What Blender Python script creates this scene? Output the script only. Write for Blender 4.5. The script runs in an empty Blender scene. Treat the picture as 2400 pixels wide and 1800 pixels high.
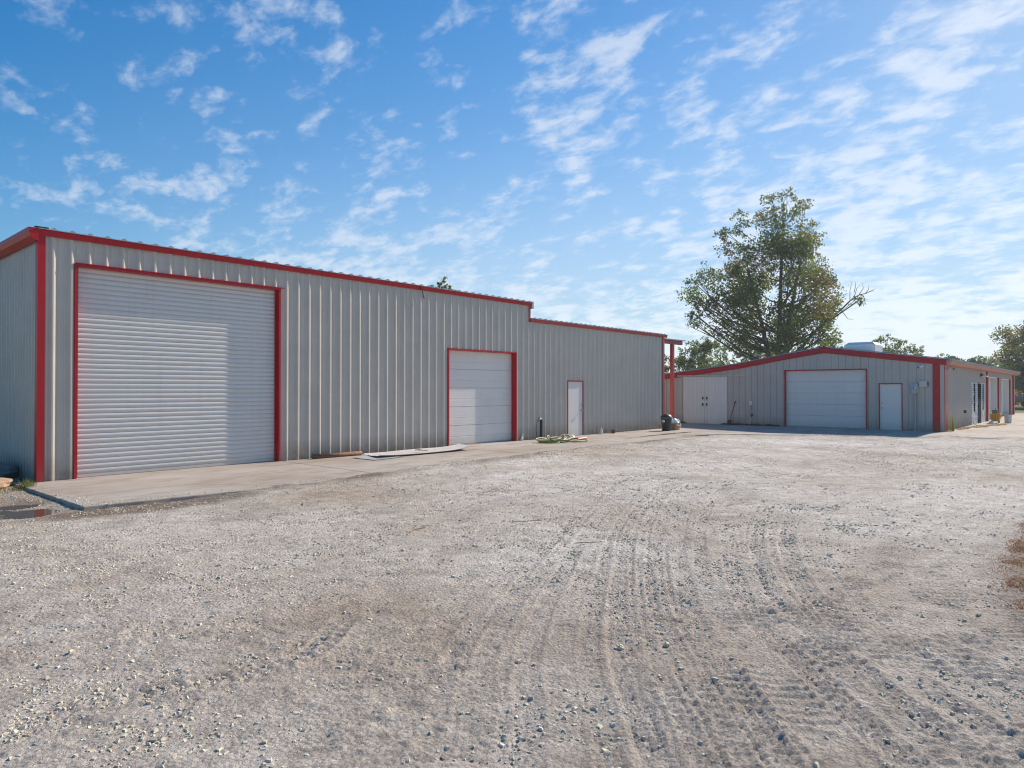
import bpy, math, random
import numpy as np
from mathutils import Vector, Matrix

# ------------------------------------------------------------------ scene, camera, light
scene = bpy.context.scene
col = scene.collection
random.seed(7)
RNG = np.random.default_rng(11)
R = math.radians

YAW = R(41.26)                      # X runs along the long shed's front, Y away into it
cam_d = bpy.data.cameras.new('camera')
cam_d.sensor_width = 36.0
cam_d.lens = 24.0
cam_d.clip_start = 0.05
cam_d.clip_end = 3000.0
cam = bpy.data.objects.new('camera', cam_d)
cam.location = (0.0, 0.0, 1.72)
cam.rotation_euler = (R(90.0 + 0.486), 0.0, YAW - R(90.0))
col.objects.link(cam)
scene.camera = cam

SUN_AZ = R(-6.9)                    # angle from +X; the sun grazes the long shed's front
SUN_EL = R(34.3)

world = bpy.data.worlds.new('World')
scene.world = world
world.use_nodes = True
wn = world.node_tree
wn.nodes.clear()


def build_sky():
    N, L = wn.nodes, wn.links
    out = N.new('ShaderNodeOutputWorld')
    bg = N.new('ShaderNodeBackground')
    bg.inputs['Strength'].default_value = SKY_STRENGTH
    L.new(bg.outputs[0], out.inputs[0])
    sky = N.new('ShaderNodeTexSky')
    sky.sky_type = 'NISHITA'
    sky.sun_disc = False
    sky.sun_elevation = SUN_EL
    sky.sun_rotation = R(90.0) - SUN_AZ
    sky.altitude = 300.0
    sky.air_density = 1.0
    sky.dust_density = 0.35
    sky.ozone_density = 3.0
    tc = N.new('ShaderNodeTexCoord')
    sep = N.new('ShaderNodeSeparateXYZ')
    L.new(tc.outputs['Generated'], sep.inputs[0])

    def m(op, a, b=None, c=None, clamp=False):
        n = N.new('ShaderNodeMath')
        n.operation = op
        n.use_clamp = clamp
        for i, v in enumerate((a, b, c)):
            if v is None:
                continue
            if isinstance(v, (int, float)):
                n.inputs[i].default_value = v
            else:
                L.new(v, n.inputs[i])
        return n.outputs[0]

    zc = m('ADD', m('MAXIMUM', sep.outputs[2], 0.0), 0.24)
    u = m('DIVIDE', sep.outputs[0], zc)
    v = m('DIVIDE', sep.outputs[1], zc)
    comb = N.new('ShaderNodeCombineXYZ')
    L.new(u, comb.inputs[0])
    L.new(v, comb.inputs[1])

    def noise(scale, rot, stretch, detail, rough, off=(0, 0, 0), dist=0.0):
        mp = N.new('ShaderNodeMapping')
        mp.inputs['Rotation'].default_value = (0, 0, rot)
        mp.inputs['Scale'].default_value = (stretch[0], stretch[1], 1)
        mp.inputs['Location'].default_value = off
        L.new(comb.outputs[0], mp.inputs[0])
        n = N.new('ShaderNodeTexNoise')
        n.inputs['Scale'].default_value = scale
        n.inputs['Detail'].default_value = detail
        n.inputs['Roughness'].default_value = rough
        n.inputs['Distortion'].default_value = dist
        L.new(mp.outputs[0], n.inputs['Vector'])
        return n.outputs['Fac']

    cells = noise(7.6, R(-30), (1.0, 0.74), 8.0, 0.60, (3.1, 1.7, 0), 0.2)
    ripple = noise(18.0, R(-24), (1.0, 0.62), 6.0, 0.6, (7.3, 2.2, 0), 0.3)
    cover = noise(1.5, R(-10), (1.0, 0.7), 3.0, 0.5, (2.9, 5.2, 0.0), 0.3)
    veil = noise(0.9, R(-10), (1.0, 0.5), 5.0, 0.55, (9.0, 4.0, 0), 0.4)
    # the sheet of cloud thickens toward the +X side of the sky
    side = m('MULTIPLY', m('SUBTRACT', u, 1.35), 0.075)
    side = m('MINIMUM', m('MAXIMUM', side, -0.025), 0.105)
    side = m('ADD', side, m('MULTIPLY', m('MINIMUM', u, 0.0), 0.07))
    d = m('ADD', m('MULTIPLY', cells, 0.58), m('MULTIPLY', ripple, 0.42))
    d = m('ADD', d, m('MULTIPLY', m('SUBTRACT', cover, 0.5), 0.42))
    d = m('ADD', d, side)
    mr = N.new('ShaderNodeMapRange')
    mr.interpolation_type = 'SMOOTHSTEP'
    mr.inputs['From Min'].default_value = 0.475
    mr.inputs['From Max'].default_value = 0.655
    L.new(d, mr.inputs['Value'])
    dens = m('MULTIPLY', mr.outputs[0], m('MINIMUM', m('MULTIPLY_ADD', u, 0.17, 0.42), 0.86))
    # milky veil low in the sky
    low = m('POWER', m('SUBTRACT', 1.0, m('MAXIMUM', sep.outputs[2], 0.0), clamp=True), 2.5)
    vl = m('MULTIPLY', low, m('ADD', m('MULTIPLY', veil, 0.35), 0.62))
    vl = m('MULTIPLY', vl, m('MINIMUM', m('MULTIPLY_ADD', u, 0.66, -0.10), 1.0), clamp=True)

    hs = N.new('ShaderNodeHueSaturation')
    hs.inputs['Saturation'].default_value = 1.40
    hs.inputs['Value'].default_value = 1.0
    L.new(sky.outputs[0], hs.inputs['Color'])
    bw = N.new('ShaderNodeRGBToBW')
    L.new(hs.outputs[0], bw.inputs[0])
    # soft shoulder for the bright air round the sun
    k = m('DIVIDE', 1.0, m('ADD', 1.0, m('MULTIPLY', bw.outputs[0], SKY_STRENGTH * 1.0)))
    vm = N.new('ShaderNodeVectorMath')
    vm.operation = 'SCALE'
    tintn = N.new('ShaderNodeMix')
    tintn.data_type = 'RGBA'
    tintn.blend_type = 'MULTIPLY'
    tintn.inputs[0].default_value = 1.0
    tintn.inputs[7].default_value = (0.93, 1.04, 1.0, 1)
    L.new(hs.outputs[0], tintn.inputs[6])
    L.new(tintn.outputs[2], vm.inputs[0])
    L.new(m('MULTIPLY', k, 0.98), vm.inputs['Scale'])
    # clouds are lit a little brighter toward the sun
    cl = N.new('ShaderNodeMix')
    cl.data_type = 'RGBA'
    cs = m('MULTIPLY', bw.outputs[0], SKY_STRENGTH * 0.9, clamp=True)
    L.new(cs, cl.inputs[0])
    c0, c1 = CLOUD_LEVEL / SKY_STRENGTH, CLOUD_LEVEL * 1.35 / SKY_STRENGTH
    cl.inputs[6].default_value = (0.93 * c0, 0.98 * c0, 1.06 * c0, 1)
    cl.inputs[7].default_value = (1.0 * c1, 1.0 * c1, 1.0 * c1, 1)
    mix = N.new('ShaderNodeMix')
    mix.data_type = 'RGBA'
    vmix = N.new('ShaderNodeMix')
    vmix.data_type = 'RGBA'
    L.new(vl, vmix.inputs[0])
    L.new(vm.outputs[0], vmix.inputs[6])
    vk = 0.60 / SKY_STRENGTH
    vmix.inputs[7].default_value = (0.78 * vk, 0.95 * vk, 1.16 * vk, 1)
    dens = m('MULTIPLY', dens, m('SUBTRACT', 1.0, m('MULTIPLY', vl, 0.72)))
    L.new(dens, mix.inputs[0])
    L.new(vmix.outputs[2], mix.inputs[6])
    L.new(cl.outputs[2], mix.inputs[7])
    L.new(mix.outputs[2], bg.inputs['Color'])


SKY_STRENGTH = 0.13
CLOUD_LEVEL = 0.64
build_sky()

sun_d = bpy.data.lights.new('sun', 'SUN')
sun_d.energy = 4.4
sun_d.angle = R(0.55)
sun_d.color = (1.0, 0.90, 0.77)
sun = bpy.data.objects.new('sun', sun_d)
sdir = Vector((math.cos(SUN_EL) * math.cos(SUN_AZ), math.cos(SUN_EL) * math.sin(SUN_AZ), math.sin(SUN_EL)))
sun.rotation_euler = sdir.to_track_quat('Z', 'Y').to_euler()
sun.location = sdir * 100
col.objects.link(sun)

vs = scene.view_settings
vs.view_transform = 'Standard'
vs.look = 'None'
vs.exposure = 0.46
vs.gamma = 1.0
vs.use_curve_mapping = False
scene.render.engine = 'CYCLES'
scene.cycles.max_bounces = 6
scene.cycles.transparent_max_bounces = 8
scene.cycles.use_denoising = True
scene.cycles.filter_width = 1.15
scene.cycles.sample_clamp_indirect = 6.0

# ------------------------------------------------------------------ helpers
OFF = {}


def ident(s, d, z):
    return (s, d, z)


def frame(o, d, n):
    def T(s, dep, z):
        return (o[0] + d[0] * s + n[0] * dep, o[1] + d[1] * s + n[1] * dep, z)
    return T


def tag(o, label=None, cat=None, group=None, kind=None):
    if label:
        o['label'] = label
    if cat:
        o['category'] = cat
    if group:
        o['group'] = group
    if kind:
        o['kind'] = kind
    return o


def thing(name, loc, label=None, cat=None, group=None, rz=0.0, world_coords=False, kind=None):
    o = bpy.data.objects.new(name, None)
    o.empty_display_size = 0.2
    col.objects.link(o)
    o.location = loc
    o.rotation_euler = (0, 0, rz)
    OFF[o.name] = Vector(loc) if world_coords else Vector((0, 0, 0))
    return tag(o, label, cat, group, kind)


def link_mesh(name, me, mat, parent, smooth=False):
    me.name = name
    o = bpy.data.objects.new(name, me)
    if mat is not None:
        me.materials.append(mat)
    col.objects.link(o)
    if parent is not None:
        o.parent = parent
        OFF[o.name] = OFF.get(parent.name, Vector((0, 0, 0)))
    if smooth:
        me.polygons.foreach_set('use_smooth', [True] * len(me.polygons))
    return o


class MB:
    def __init__(self, T=ident):
        self.v, self.f, self.T = [], [], T

    def p(self, s, d, z):
        self.v.append(self.T(s, d, z))
        return len(self.v) - 1

    def box(self, s0, s1, d0, d1, z0, z1):
        i = [self.p(s, d, z) for z in (z0, z1) for d in (d0, d1) for s in (s0, s1)]
        for q in ((0, 1, 3, 2), (4, 6, 7, 5), (0, 4, 5, 1), (2, 3, 7, 6), (0, 2, 6, 4), (1, 5, 7, 3)):
            self.f.append(tuple(i[k] for k in q))
        return self

    def bbox(self, s0, s1, d0, d1, z0, z1, b=0.01):
        """box with chamfered vertical and top edges, as stacked rings"""
        rings = [(z0, b), (z0 + b, 0), (z1 - b, 0), (z1, b)]
        prev = None
        for z, k in rings:
            c = b
            pts = [(s0 + c, d0 + k), (s1 - c, d0 + k), (s1 - k, d0 + c), (s1 - k, d1 - c), (s1 - c, d1 - k), (s0 + c, d1 - k), (s0 + k, d1 - c), (s0 + k, d0 + c)]
            r = [self.p(x, y, z) for x, y in pts]
            if prev:
                for j in range(8):
                    self.f.append((prev[j], prev[(j + 1) % 8], r[(j + 1) % 8], r[j]))
            else:
                self.f.append(tuple(reversed(r)))
            prev = r
        self.f.append(tuple(prev))
        return self

    def strip(self, rows):
        """rows of equal-length point lists -> quad sheet"""
        ids = [[self.p(*q) for q in r] for r in rows]
        for a, b in zip(ids, ids[1:]):
            for j in range(len(a) - 1):
                self.f.append((a[j], a[j + 1], b[j + 1], b[j]))
        return self

    def poly_prism(self, pts, z0, z1):
        a = [self.p(x, y, z0) for x, y in pts]
        b = [self.p(x, y, z1) for x, y in pts]
        n = len(pts)
        self.f.append(tuple(reversed(a)))
        self.f.append(tuple(b))
        for j in range(n):
            self.f.append((a[j], a[(j + 1) % n], b[(j + 1) % n], b[j]))
        return self

    def section_sweep(self, sec, s0, s1):
        """closed (depth,z) section swept along s"""
        a = [self.p(s0, d, z) for d, z in sec]
        b = [self.p(s1, d, z) for d, z in sec]
        n = len(sec)
        for j in range(n):
            self.f.append((a[j], a[(j + 1) % n], b[(j + 1) % n], b[j]))
        self.f.append(tuple(reversed(a)))
        self.f.append(tuple(b))
        return self

    def tube(self, path, r, n=8, caps=True):
        P = [Vector(q) for q in path]
        rr = r if isinstance(r, (list, tuple)) else [r] * len(P)
        prev = None
        ref = Vector((0.31, 0.17, 0.93)).normalized()
        for i, q in enumerate(P):
            t = (P[min(i + 1, len(P) - 1)] - P[max(i - 1, 0)])
            t = t.normalized() if t.length > 1e-9 else Vector((0, 0, 1))
            a = t.cross(ref)
            if a.length < 1e-3:
                a = t.cross(Vector((1, 0, 0)))
            a.normalize()
            b = t.cross(a)
            ring = []
            for j in range(n):
                an = 2 * math.pi * j / n
                w = q + (a * math.cos(an) + b * math.sin(an)) * rr[i]
                ring.append(self.p(w.x, w.y, w.z))
            if prev:
                for j in range(n):
                    self.f.append((prev[j], prev[(j + 1) % n], ring[(j + 1) % n], ring[j]))
            elif caps:
                self.f.append(tuple(reversed(ring)))
            prev = ring
        if caps:
            self.f.append(tuple(prev))
        return self

    def lathe(self, prof, n=20, c=(0, 0, 0), sx=1.0, sy=1.0):
        prev = None
        for r, z in prof:
            ring = [self.p(c[0] + sx * r * math.cos(2 * math.pi * j / n), c[1] + sy * r * math.sin(2 * math.pi * j / n), c[2] + z) for j in range(n)]
            if prev:
                for j in range(n):
                    self.f.append((prev[j], prev[(j + 1) % n], ring[(j + 1) % n], ring[j]))
            else:
                self.f.append(tuple(reversed(ring)))
            prev = ring
        self.f.append(tuple(prev))
        return self

    def build(self, name, mat, parent=None, smooth=False):
        off = OFF.get(parent.name, Vector((0, 0, 0))) if parent is not None else Vector((0, 0, 0))
        me = bpy.data.meshes.new(name)
        me.from_pydata([(x - off.x, y - off.y, z - off.z) for x, y, z in self.v], [], self.f)
        me.validate()
        return link_mesh(name, me, mat, parent, smooth)


def np_mesh(name, verts, faces, mat, parent=None, colors=None, smooth=False, cname='tint'):
    """verts (N,3), faces (M,k) arrays; colors per vertex (N,3)"""
    me = bpy.data.meshes.new(name)
    n, (mf, k) = len(verts), faces.shape
    me.vertices.add(n)
    me.vertices.foreach_set('co', np.ascontiguousarray(verts, dtype=np.float32).ravel())
    me.loops.add(mf * k)
    me.loops.foreach_set('vertex_index', np.ascontiguousarray(faces, dtype=np.int32).ravel())
    me.polygons.add(mf)
    me.polygons.foreach_set('loop_start', np.arange(0, mf * k, k, dtype=np.int32))
    me.update(calc_edges=True)
    if colors is not None:
        at = me.attributes.new(cname, 'FLOAT_COLOR', 'POINT')
        c4 = np.ones((n, 4), dtype=np.float32)
        c4[:, :3] = colors
        at.data.foreach_set('color', c4.ravel())
    o = link_mesh(name, me, mat, parent)
    me.polygons.foreach_set('use_smooth', np.full(mf, bool(smooth)))
    return o


# ------------------------------------------------------------------ materials
def new_mat(name):
    m = bpy.data.materials.new(name)
    m.use_nodes = True
    return m, m.node_tree.nodes, m.node_tree.links, m.node_tree.nodes['Principled BSDF']


def ramp(N, pts):
    r = N.new('ShaderNodeValToRGB')
    e = r.color_ramp.elements
    while len(e) < len(pts):
        e.new(0.5)
    for q, (pos, c) in zip(e, pts):
        q.position = pos
        q.color = (c[0], c[1], c[2], 1) if not isinstance(c, float) else (c, c, c, 1)
    return r


def tex(N, L, kind, scale, detail=4, rough=0.55, stretch=None, vec='Object'):
    tc = N.new('ShaderNodeTexCoord')
    mp = N.new('ShaderNodeMapping')
    if stretch:
        mp.inputs['Scale'].default_value = stretch
    if vec == 'Position':
        g = N.new('ShaderNodeNewGeometry')
        L.new(g.outputs['Position'], mp.inputs[0])
    else:
        L.new(tc.outputs[vec], mp.inputs[0])
    n = N.new('ShaderNodeTexNoise' if kind == 'noise' else 'ShaderNodeTexVoronoi')
    n.inputs['Scale'].default_value = scale
    if kind == 'noise':
        n.inputs['Detail'].default_value = detail
        n.inputs['Roughness'].default_value = rough
    L.new(mp.outputs[0], n.inputs['Vector'])
    return n


def mixc(N, L, fac, a, b, mode='MIX'):
    x = N.new('ShaderNodeMix')
    x.data_type = 'RGBA'
    x.blend_type = mode
    for i, v in ((0, fac), (6, a), (7, b)):
        if hasattr(v, 'links') or hasattr(v, 'is_linked'):
            L.new(v, x.inputs[i])
        elif isinstance(v, (int, float)):
            x.inputs[i].default_value = v
        else:
            x.inputs[i].default_value = (v[0], v[1], v[2], 1)
    return x.outputs[2]


def paint(name, c, rough=0.4, var=0.10, dirt=0.0, dirt_c=(0.22, 0.16, 0.11), streak=True, bump=0.0, spec=0.5, dirt_h=0.5):
    """painted sheet metal: slight mottling, run-down streaks, mud splashed on the lowest half metre"""
    m, N, L, B = new_mat(name)
    n1 = tex(N, L, 'noise', 1.4, 6, 0.6, vec='Position')
    r1 = ramp(N, [(0.3, tuple(x * (1 - var) for x in c)), (0.7, tuple(min(1, x * (1 + var)) for x in c))])
    L.new(n1.outputs['Fac'], r1.inputs[0])
    out = r1.outputs[0]
    if streak:
        n2 = tex(N, L, 'noise', 9.0, 4, 0.6, stretch=(1, 1, 0.06), vec='Position')
        r2 = ramp(N, [(0.52, 0.0), (0.80, 1.0)])
        L.new(n2.outputs['Fac'], r2.inputs[0])
        mu = N.new('ShaderNodeMath')
        mu.operation = 'MULTIPLY'
        mu.inputs[1].default_value = 0.28
        L.new(r2.outputs[0], mu.inputs[0])
        out = mixc(N, L, mu.outputs[0], out, tuple(x * 0.72 for x in c))
    if dirt > 0:
        g = N.new('ShaderNodeNewGeometry')
        sp = N.new('ShaderNodeSeparateXYZ')
        L.new(g.outputs['Position'], sp.inputs[0])
        mr = N.new('ShaderNodeMapRange')
        mr.inputs['From Min'].default_value = dirt_h
        mr.inputs['From Max'].default_value = 0.0
        L.new(sp.outputs[2], mr.inputs['Value'])
        n3 = tex(N, L, 'noise', 5.0, 6, 0.65, vec='Position')
        mu = N.new('ShaderNodeMath')
        mu.operation = 'MULTIPLY'
        L.new(mr.outputs[0], mu.inputs[0])
        L.new(n3.outputs['Fac'], mu.inputs[1])
        mu2 = N.new('ShaderNodeMath')
        mu2.operation = 'MULTIPLY'
        mu2.use_clamp = True
        mu2.inputs[1].default_value = dirt * 1.6
        L.new(mu.outputs[0], mu2.inputs[0])
        out = mixc(N, L, mu2.outputs[0], out, dirt_c)
    L.new(out, B.inputs['Base Color'])
    B.inputs['Roughness'].default_value = rough
    B.inputs['Specular IOR Level'].default_value = spec
    if bump > 0:
        bm = N.new('ShaderNodeBump')
        bm.inputs['Strength'].default_value = bump
        bm.inputs['Distance'].default_value = 0.02
        n4 = tex(N, L, 'noise', 3.0, 3, 0.5, stretch=(1, 1, 0.35), vec='Position')
        L.new(n4.outputs['Fac'], bm.inputs['Height'])
        L.new(bm.outputs[0], B.inputs['Normal'])
    return m


def plain(name, c, rough=0.6, metal=0.0, var=0.15, scale=8.0, bump=0.0):
    m, N, L, B = new_mat(name)
    n1 = tex(N, L, 'noise', scale, 5, 0.6)
    r1 = ramp(N, [(0.3, tuple(x * (1 - var) for x in c)), (0.7, tuple(min(1, x * (1 + var)) for x in c))])
    L.new(n1.outputs['Fac'], r1.inputs[0])
    L.new(r1.outputs[0], B.inputs['Base Color'])
    B.inputs['Roughness'].default_value = rough
    B.inputs['Metallic'].default_value = metal
    if bump:
        bm = N.new('ShaderNodeBump')
        bm.inputs['Strength'].default_value = bump
        bm.inputs['Distance'].default_value = 0.02
        L.new(n1.outputs['Fac'], bm.inputs['Height'])
        L.new(bm.outputs[0], B.inputs['Normal'])
    return m


M = {}
M['siding'] = paint('siding_paint', (0.525, 0.472, 0.415), 0.34, 0.06, dirt=0.9, bump=0.3, spec=0.32)
M['siding_r'] = paint('siding_paint_weathered', (0.51, 0.455, 0.405), 0.5, 0.06, dirt=0.8, bump=0.12)
M['red'] = paint('red_trim_paint', (0.44, 0.012, 0.020), 0.38, 0.10, dirt=0.25, bump=0.1, spec=0.3)
M['red_w'] = paint('red_trim_weathered', (0.46, 0.055, 0.045), 0.5, 0.16, dirt=0.0)
M['red_f'] = paint('red_trim_faded', (0.56, 0.25, 0.18), 0.55, 0.15, dirt=0.0)
M['door'] = paint('white_door_paint', (0.76, 0.725, 0.68), 0.42, 0.03, dirt=0.5, dirt_c=(0.42, 0.36, 0.30), bump=0.05, dirt_h=0.35)
M['door_r'] = paint('white_roller_paint', (0.63, 0.605, 0.575), 0.40, 0.03, dirt=0.35, dirt_c=(0.42, 0.36, 0.30), dirt_h=0.3)
M['roof'] = paint('galvanised_roof', (0.36, 0.36, 0.36), 0.45, 0.1, streak=False)
M['dark'] = plain('black_plastic', (0.018, 0.018, 0.020), 0.45)
M['steel'] = plain('steel', (0.45, 0.45, 0.45), 0.35, 0.9)
M['greybox'] = plain('grey_utility_paint', (0.40, 0.42, 0.42), 0.5)
M['white'] = plain('white_plastic', (0.75, 0.75, 0.74), 0.45, var=0.05)
M['glass'] = plain('meter_glass', (0.55, 0.60, 0.62), 0.1, var=0.2)
M['rust'] = plain('rusty_steel', (0.20, 0.095, 0.055), 0.8, 0.0, 0.35, 12, 0.3)
M['yellow'] = plain('yellow_plastic', (0.72, 0.36, 0.02), 0.45)
M['card'] = plain('cardboard', (0.36, 0.23, 0.13), 0.85)
M['bag'] = plain('white_plastic_bag', (0.78, 0.78, 0.78), 0.4, var=0.08, bump=0.5)
M['hose_g'] = plain('green_hose', (0.20, 0.24, 0.07), 0.5)
M['hose_y'] = plain('tan_hose', (0.50, 0.44, 0.22), 0.5)
M['hose_o'] = plain('orange_hose', (0.50, 0.22, 0.08), 0.55)
M['pinkred'] = plain('red_plastic', (0.62, 0.10, 0.09), 0.5)
M['sack'] = plain('tan_sack', (0.42, 0.27, 0.17), 0.85, var=0.3, scale=5, bump=0.6)
M['tarp'] = plain('grey_tarp', (0.20, 0.20, 0.20), 0.7, var=0.25, scale=4, bump=0.5)
M['stonew'] = plain('white_stone', (0.66, 0.65, 0.65), 0.7, var=0.15, scale=3)
M['mortar'] = plain('grey_mortar', (0.26, 0.26, 0.27), 0.9)
M['bark'] = plain('bark', (0.10, 0.085, 0.07), 0.9, var=0.3, scale=6, bump=0.6)
M['barkg'] = plain('bark_grey', (0.17, 0.15, 0.13), 0.9, var=0.3, scale=6)
M['foam'] = plain('cream_sealant', (0.60, 0.57, 0.50), 0.8, var=0.1, bump=0.4)
M['brown'] = plain('brown_cup', (0.20, 0.10, 0.05), 0.6)
M['wood'] = plain('weathered_wood', (0.36, 0.22, 0.12), 0.8, var=0.25)
M['matte'] = plain('matte_black', (0.012, 0.012, 0.014), 0.95)
M['matte'].node_tree.nodes['Principled BSDF'].inputs['Specular IOR Level'].default_value = 0.05
M['lens'] = plain('lamp_lens', (0.85, 0.85, 0.82), 0.25, var=0.03)


def leaf_mat(name, trans=0.45):
    m, N, L, B = new_mat(name)
    a = N.new('ShaderNodeAttribute')
    a.attribute_name = 'tint'
    L.new(a.outputs['Color'], B.inputs['Base Color'])
    B.inputs['Roughness'].default_value = 0.5
    B.inputs['Specular IOR Level'].default_value = 0.35
    t = N.new('ShaderNodeBsdfTranslucent')
    c2 = mixc(N, L, 1.0, a.outputs['Color'], (1.5, 1.45, 0.8), 'MULTIPLY')
    L.new(c2, t.inputs['Color'])
    mx = N.new('ShaderNodeMixShader')
    mx.inputs[0].default_value = trans
    L.new(B.outputs[0], mx.inputs[1])
    L.new(t.outputs[0], mx.inputs[2])
    L.new(mx.outputs[0], N['Material Output'].inputs[0])
    return m


M['leaf'] = leaf_mat('leaf')
M['grass'] = leaf_mat('grass_blade', 0.3)


def concrete_mat():
    m, N, L, B = new_mat('concrete')
    n1 = tex(N, L, 'noise', 0.45, 8, 0.62, vec='Position')
    r1 = ramp(N, [(0.30, (0.33, 0.265, 0.21)), (0.48, (0.41, 0.35, 0.295)), (0.72, (0.50, 0.45, 0.40))])
    L.new(n1.outputs['Fac'], r1.inputs[0])
    n2 = tex(N, L, 'noise', 2.2, 7, 0.7, stretch=(0.35, 1, 1), vec='Position')
    r2 = ramp(N, [(0.50, 0.0), (0.66, 1.0)])
    L.new(n2.outputs['Fac'], r2.inputs[0])
    mu = N.new('ShaderNodeMath')
    mu.operation = 'MULTIPLY'
    mu.inputs[1].default_value = 0.65
    L.new(r2.outputs[0], mu.inputs[0])
    c = mixc(N, L, mu.outputs[0], r1.outputs[0], (0.27, 0.195, 0.145))
    n3 = tex(N, L, 'noise', 60, 4, 0.7, vec='Position')
    r3 = ramp(N, [(0.3, 0.82), (0.7, 1.12)])
    L.new(n3.outputs['Fac'], r3.inputs[0])
    c = mixc(N, L, 1.0, c, r3.outputs[0], 'MULTIPLY')
    L.new(c, B.inputs['Base Color'])
    B.inputs['Roughness'].default_value = 0.85
    B.inputs['Specular IOR Level'].default_value = 0.25
    bm = N.new('ShaderNodeBump')
    bm.inputs['Strength'].default_value = 0.25
    bm.inputs['Distance'].default_value = 0.01
    L.new(n3.outputs['Fac'], bm.inputs['Height'])
    L.new(bm.outputs[0], B.inputs['Normal'])
    return m


M['concrete'] = concrete_mat()


def gravel_mat():
    """crushed limestone and dust; the 'mask' attribute carries mud (R), pale dust (G), turf (B)"""
    m, N, L, B = new_mat('gravel_ground')
    a = N.new('ShaderNodeAttribute')
    a.attribute_name = 'mask'
    sp = N.new('ShaderNodeSeparateColor')
    L.new(a.outputs['Color'], sp.inputs[0])
    n1 = tex(N, L, 'noise', 0.35, 7, 0.6, vec='Position')
    r1 = ramp(N, [(0.32, (0.49, 0.395, 0.31)), (0.52, (0.59, 0.515, 0.435)), (0.68, (0.66, 0.60, 0.525))])
    L.new(n1.outputs['Fac'], r1.inputs[0])
    c = mixc(N, L, sp.outputs[1], r1.outputs[0], (0.74, 0.685, 0.625))
    n5 = tex(N, L, 'noise', 4.0, 6, 0.65, vec='Position')
    r5 = ramp(N, [(0.35, 0.80), (0.65, 1.13)])
    L.new(n5.outputs['Fac'], r5.inputs[0])
    c = mixc(N, L, 1.0, c, r5.outputs[0], 'MULTIPLY')
    # grains
    v = tex(N, L, 'voronoi', 55, vec='Position')
    rv = ramp(N, [(0.0, 0.55), (0.5, 1.0), (1.0, 1.35)])
    L.new(v.outputs['Color'], rv.inputs[0])
    c = mixc(N, L, 0.75, c, rv.outputs[0], 'MULTIPLY')
    n6 = tex(N, L, 'noise', 160, 3, 0.7, vec='Position')
    r6 = ramp(N, [(0.3, 0.60), (0.7, 1.34)])
    L.new(n6.outputs['Fac'], r6.inputs[0])
    c = mixc(N, L, 0.8, c, r6.outputs[0], 'MULTIPLY')
    c = mixc(N, L, sp.outputs[0], c, (0.17, 0.115, 0.08))
    n7 = tex(N, L, 'noise', 0.8, 5, 0.6, vec='Position')
    r7 = ramp(N, [(0.35, (0.10, 0.13, 0.035)), (0.65, (0.26, 0.22, 0.10))])
    L.new(n7.outputs['Fac'], r7.inputs[0])
    c = mixc(N, L, sp.outputs[2], c, r7.outputs[0])
    L.new(c, B.inputs['Base Color'])
    B.inputs['Roughness'].default_value = 0.92
    B.inputs['Specular IOR Level'].default_value = 0.15
    # relief: pebbles, grit
    v2 = tex(N, L, 'voronoi', 38, vec='Position')
    n8 = tex(N, L, 'noise', 26, 6, 0.7, vec='Position')
    ad = N.new('ShaderNodeMath')
    ad.operation = 'MULTIPLY_ADD'
    ad.inputs[1].default_value = -0.55
    L.new(v2.outputs['Distance'], ad.inputs[0])
    L.new(n8.outputs['Fac'], ad.inputs[2])
    bm = N.new('ShaderNodeBump')
    bm.inputs['Strength'].default_value = 1.0
    bm.inputs['Distance'].default_value = 0.030
    L.new(ad.outputs[0], bm.inputs['Height'])
    bm2 = N.new('ShaderNodeBump')
    bm2.inputs['Strength'].default_value = 0.8
    bm2.inputs['Distance'].default_value = 0.010
    L.new(n6.outputs['Fac'], bm2.inputs['Height'])
    L.new(bm.outputs[0], bm2.inputs['Normal'])
    L.new(bm2.outputs[0], B.inputs['Normal'])
    return m


M['gravel'] = gravel_mat()


def stone_mat():
    m, N, L, B = new_mat('stone')
    a = N.new('ShaderNodeAttribute')
    a.attribute_name = 'tint'
    n = tex(N, L, 'noise', 70, 4, 0.7, vec='Position')
    r = ramp(N, [(0.3, 0.8), (0.7, 1.15)])
    L.new(n.outputs['Fac'], r.inputs[0])
    c = mixc(N, L, 1.0, a.outputs['Color'], r.outputs[0], 'MULTIPLY')
    L.new(c, B.inputs['Base Color'])
    B.inputs['Roughness'].default_value = 0.85
    B.inputs['Specular IOR Level'].default_value = 0.25
    return m


M['stone'] = stone_mat()


def water_mat():
    m, N, L, B = new_mat('muddy_water')
    B.inputs['Base Color'].default_value = (0.10, 0.065, 0.04, 1)
    B.inputs['Roughness'].default_value = 0.04
    B.inputs['Specular IOR Level'].default_value = 0.6
    n = tex(N, L, 'noise', 6, 2, 0.5, vec='Position')
    bm = N.new('ShaderNodeBump')
    bm.inputs['Strength'].default_value = 0.04
    L.new(n.outputs['Fac'], bm.inputs['Height'])
    L.new(bm.outputs[0], B.inputs['Normal'])
    return m


M['water'] = water_mat()
M['wet'] = plain('wet_concrete', (0.17, 0.135, 0.11), 0.22, var=0.2, scale=3)


# ------------------------------------------------------------------ terrain functions
def _hash(ix, iy, seed):
    h = (ix.astype(np.int64) * 374761393 + iy.astype(np.int64) * 668265263 + seed * 982451653) & 0xFFFFFFFF
    h = ((h ^ (h >> 13)) * 1274126177) & 0xFFFFFFFF
    h = h ^ (h >> 16)
    return (h & 0xFFFF) / 65535.0


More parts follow.
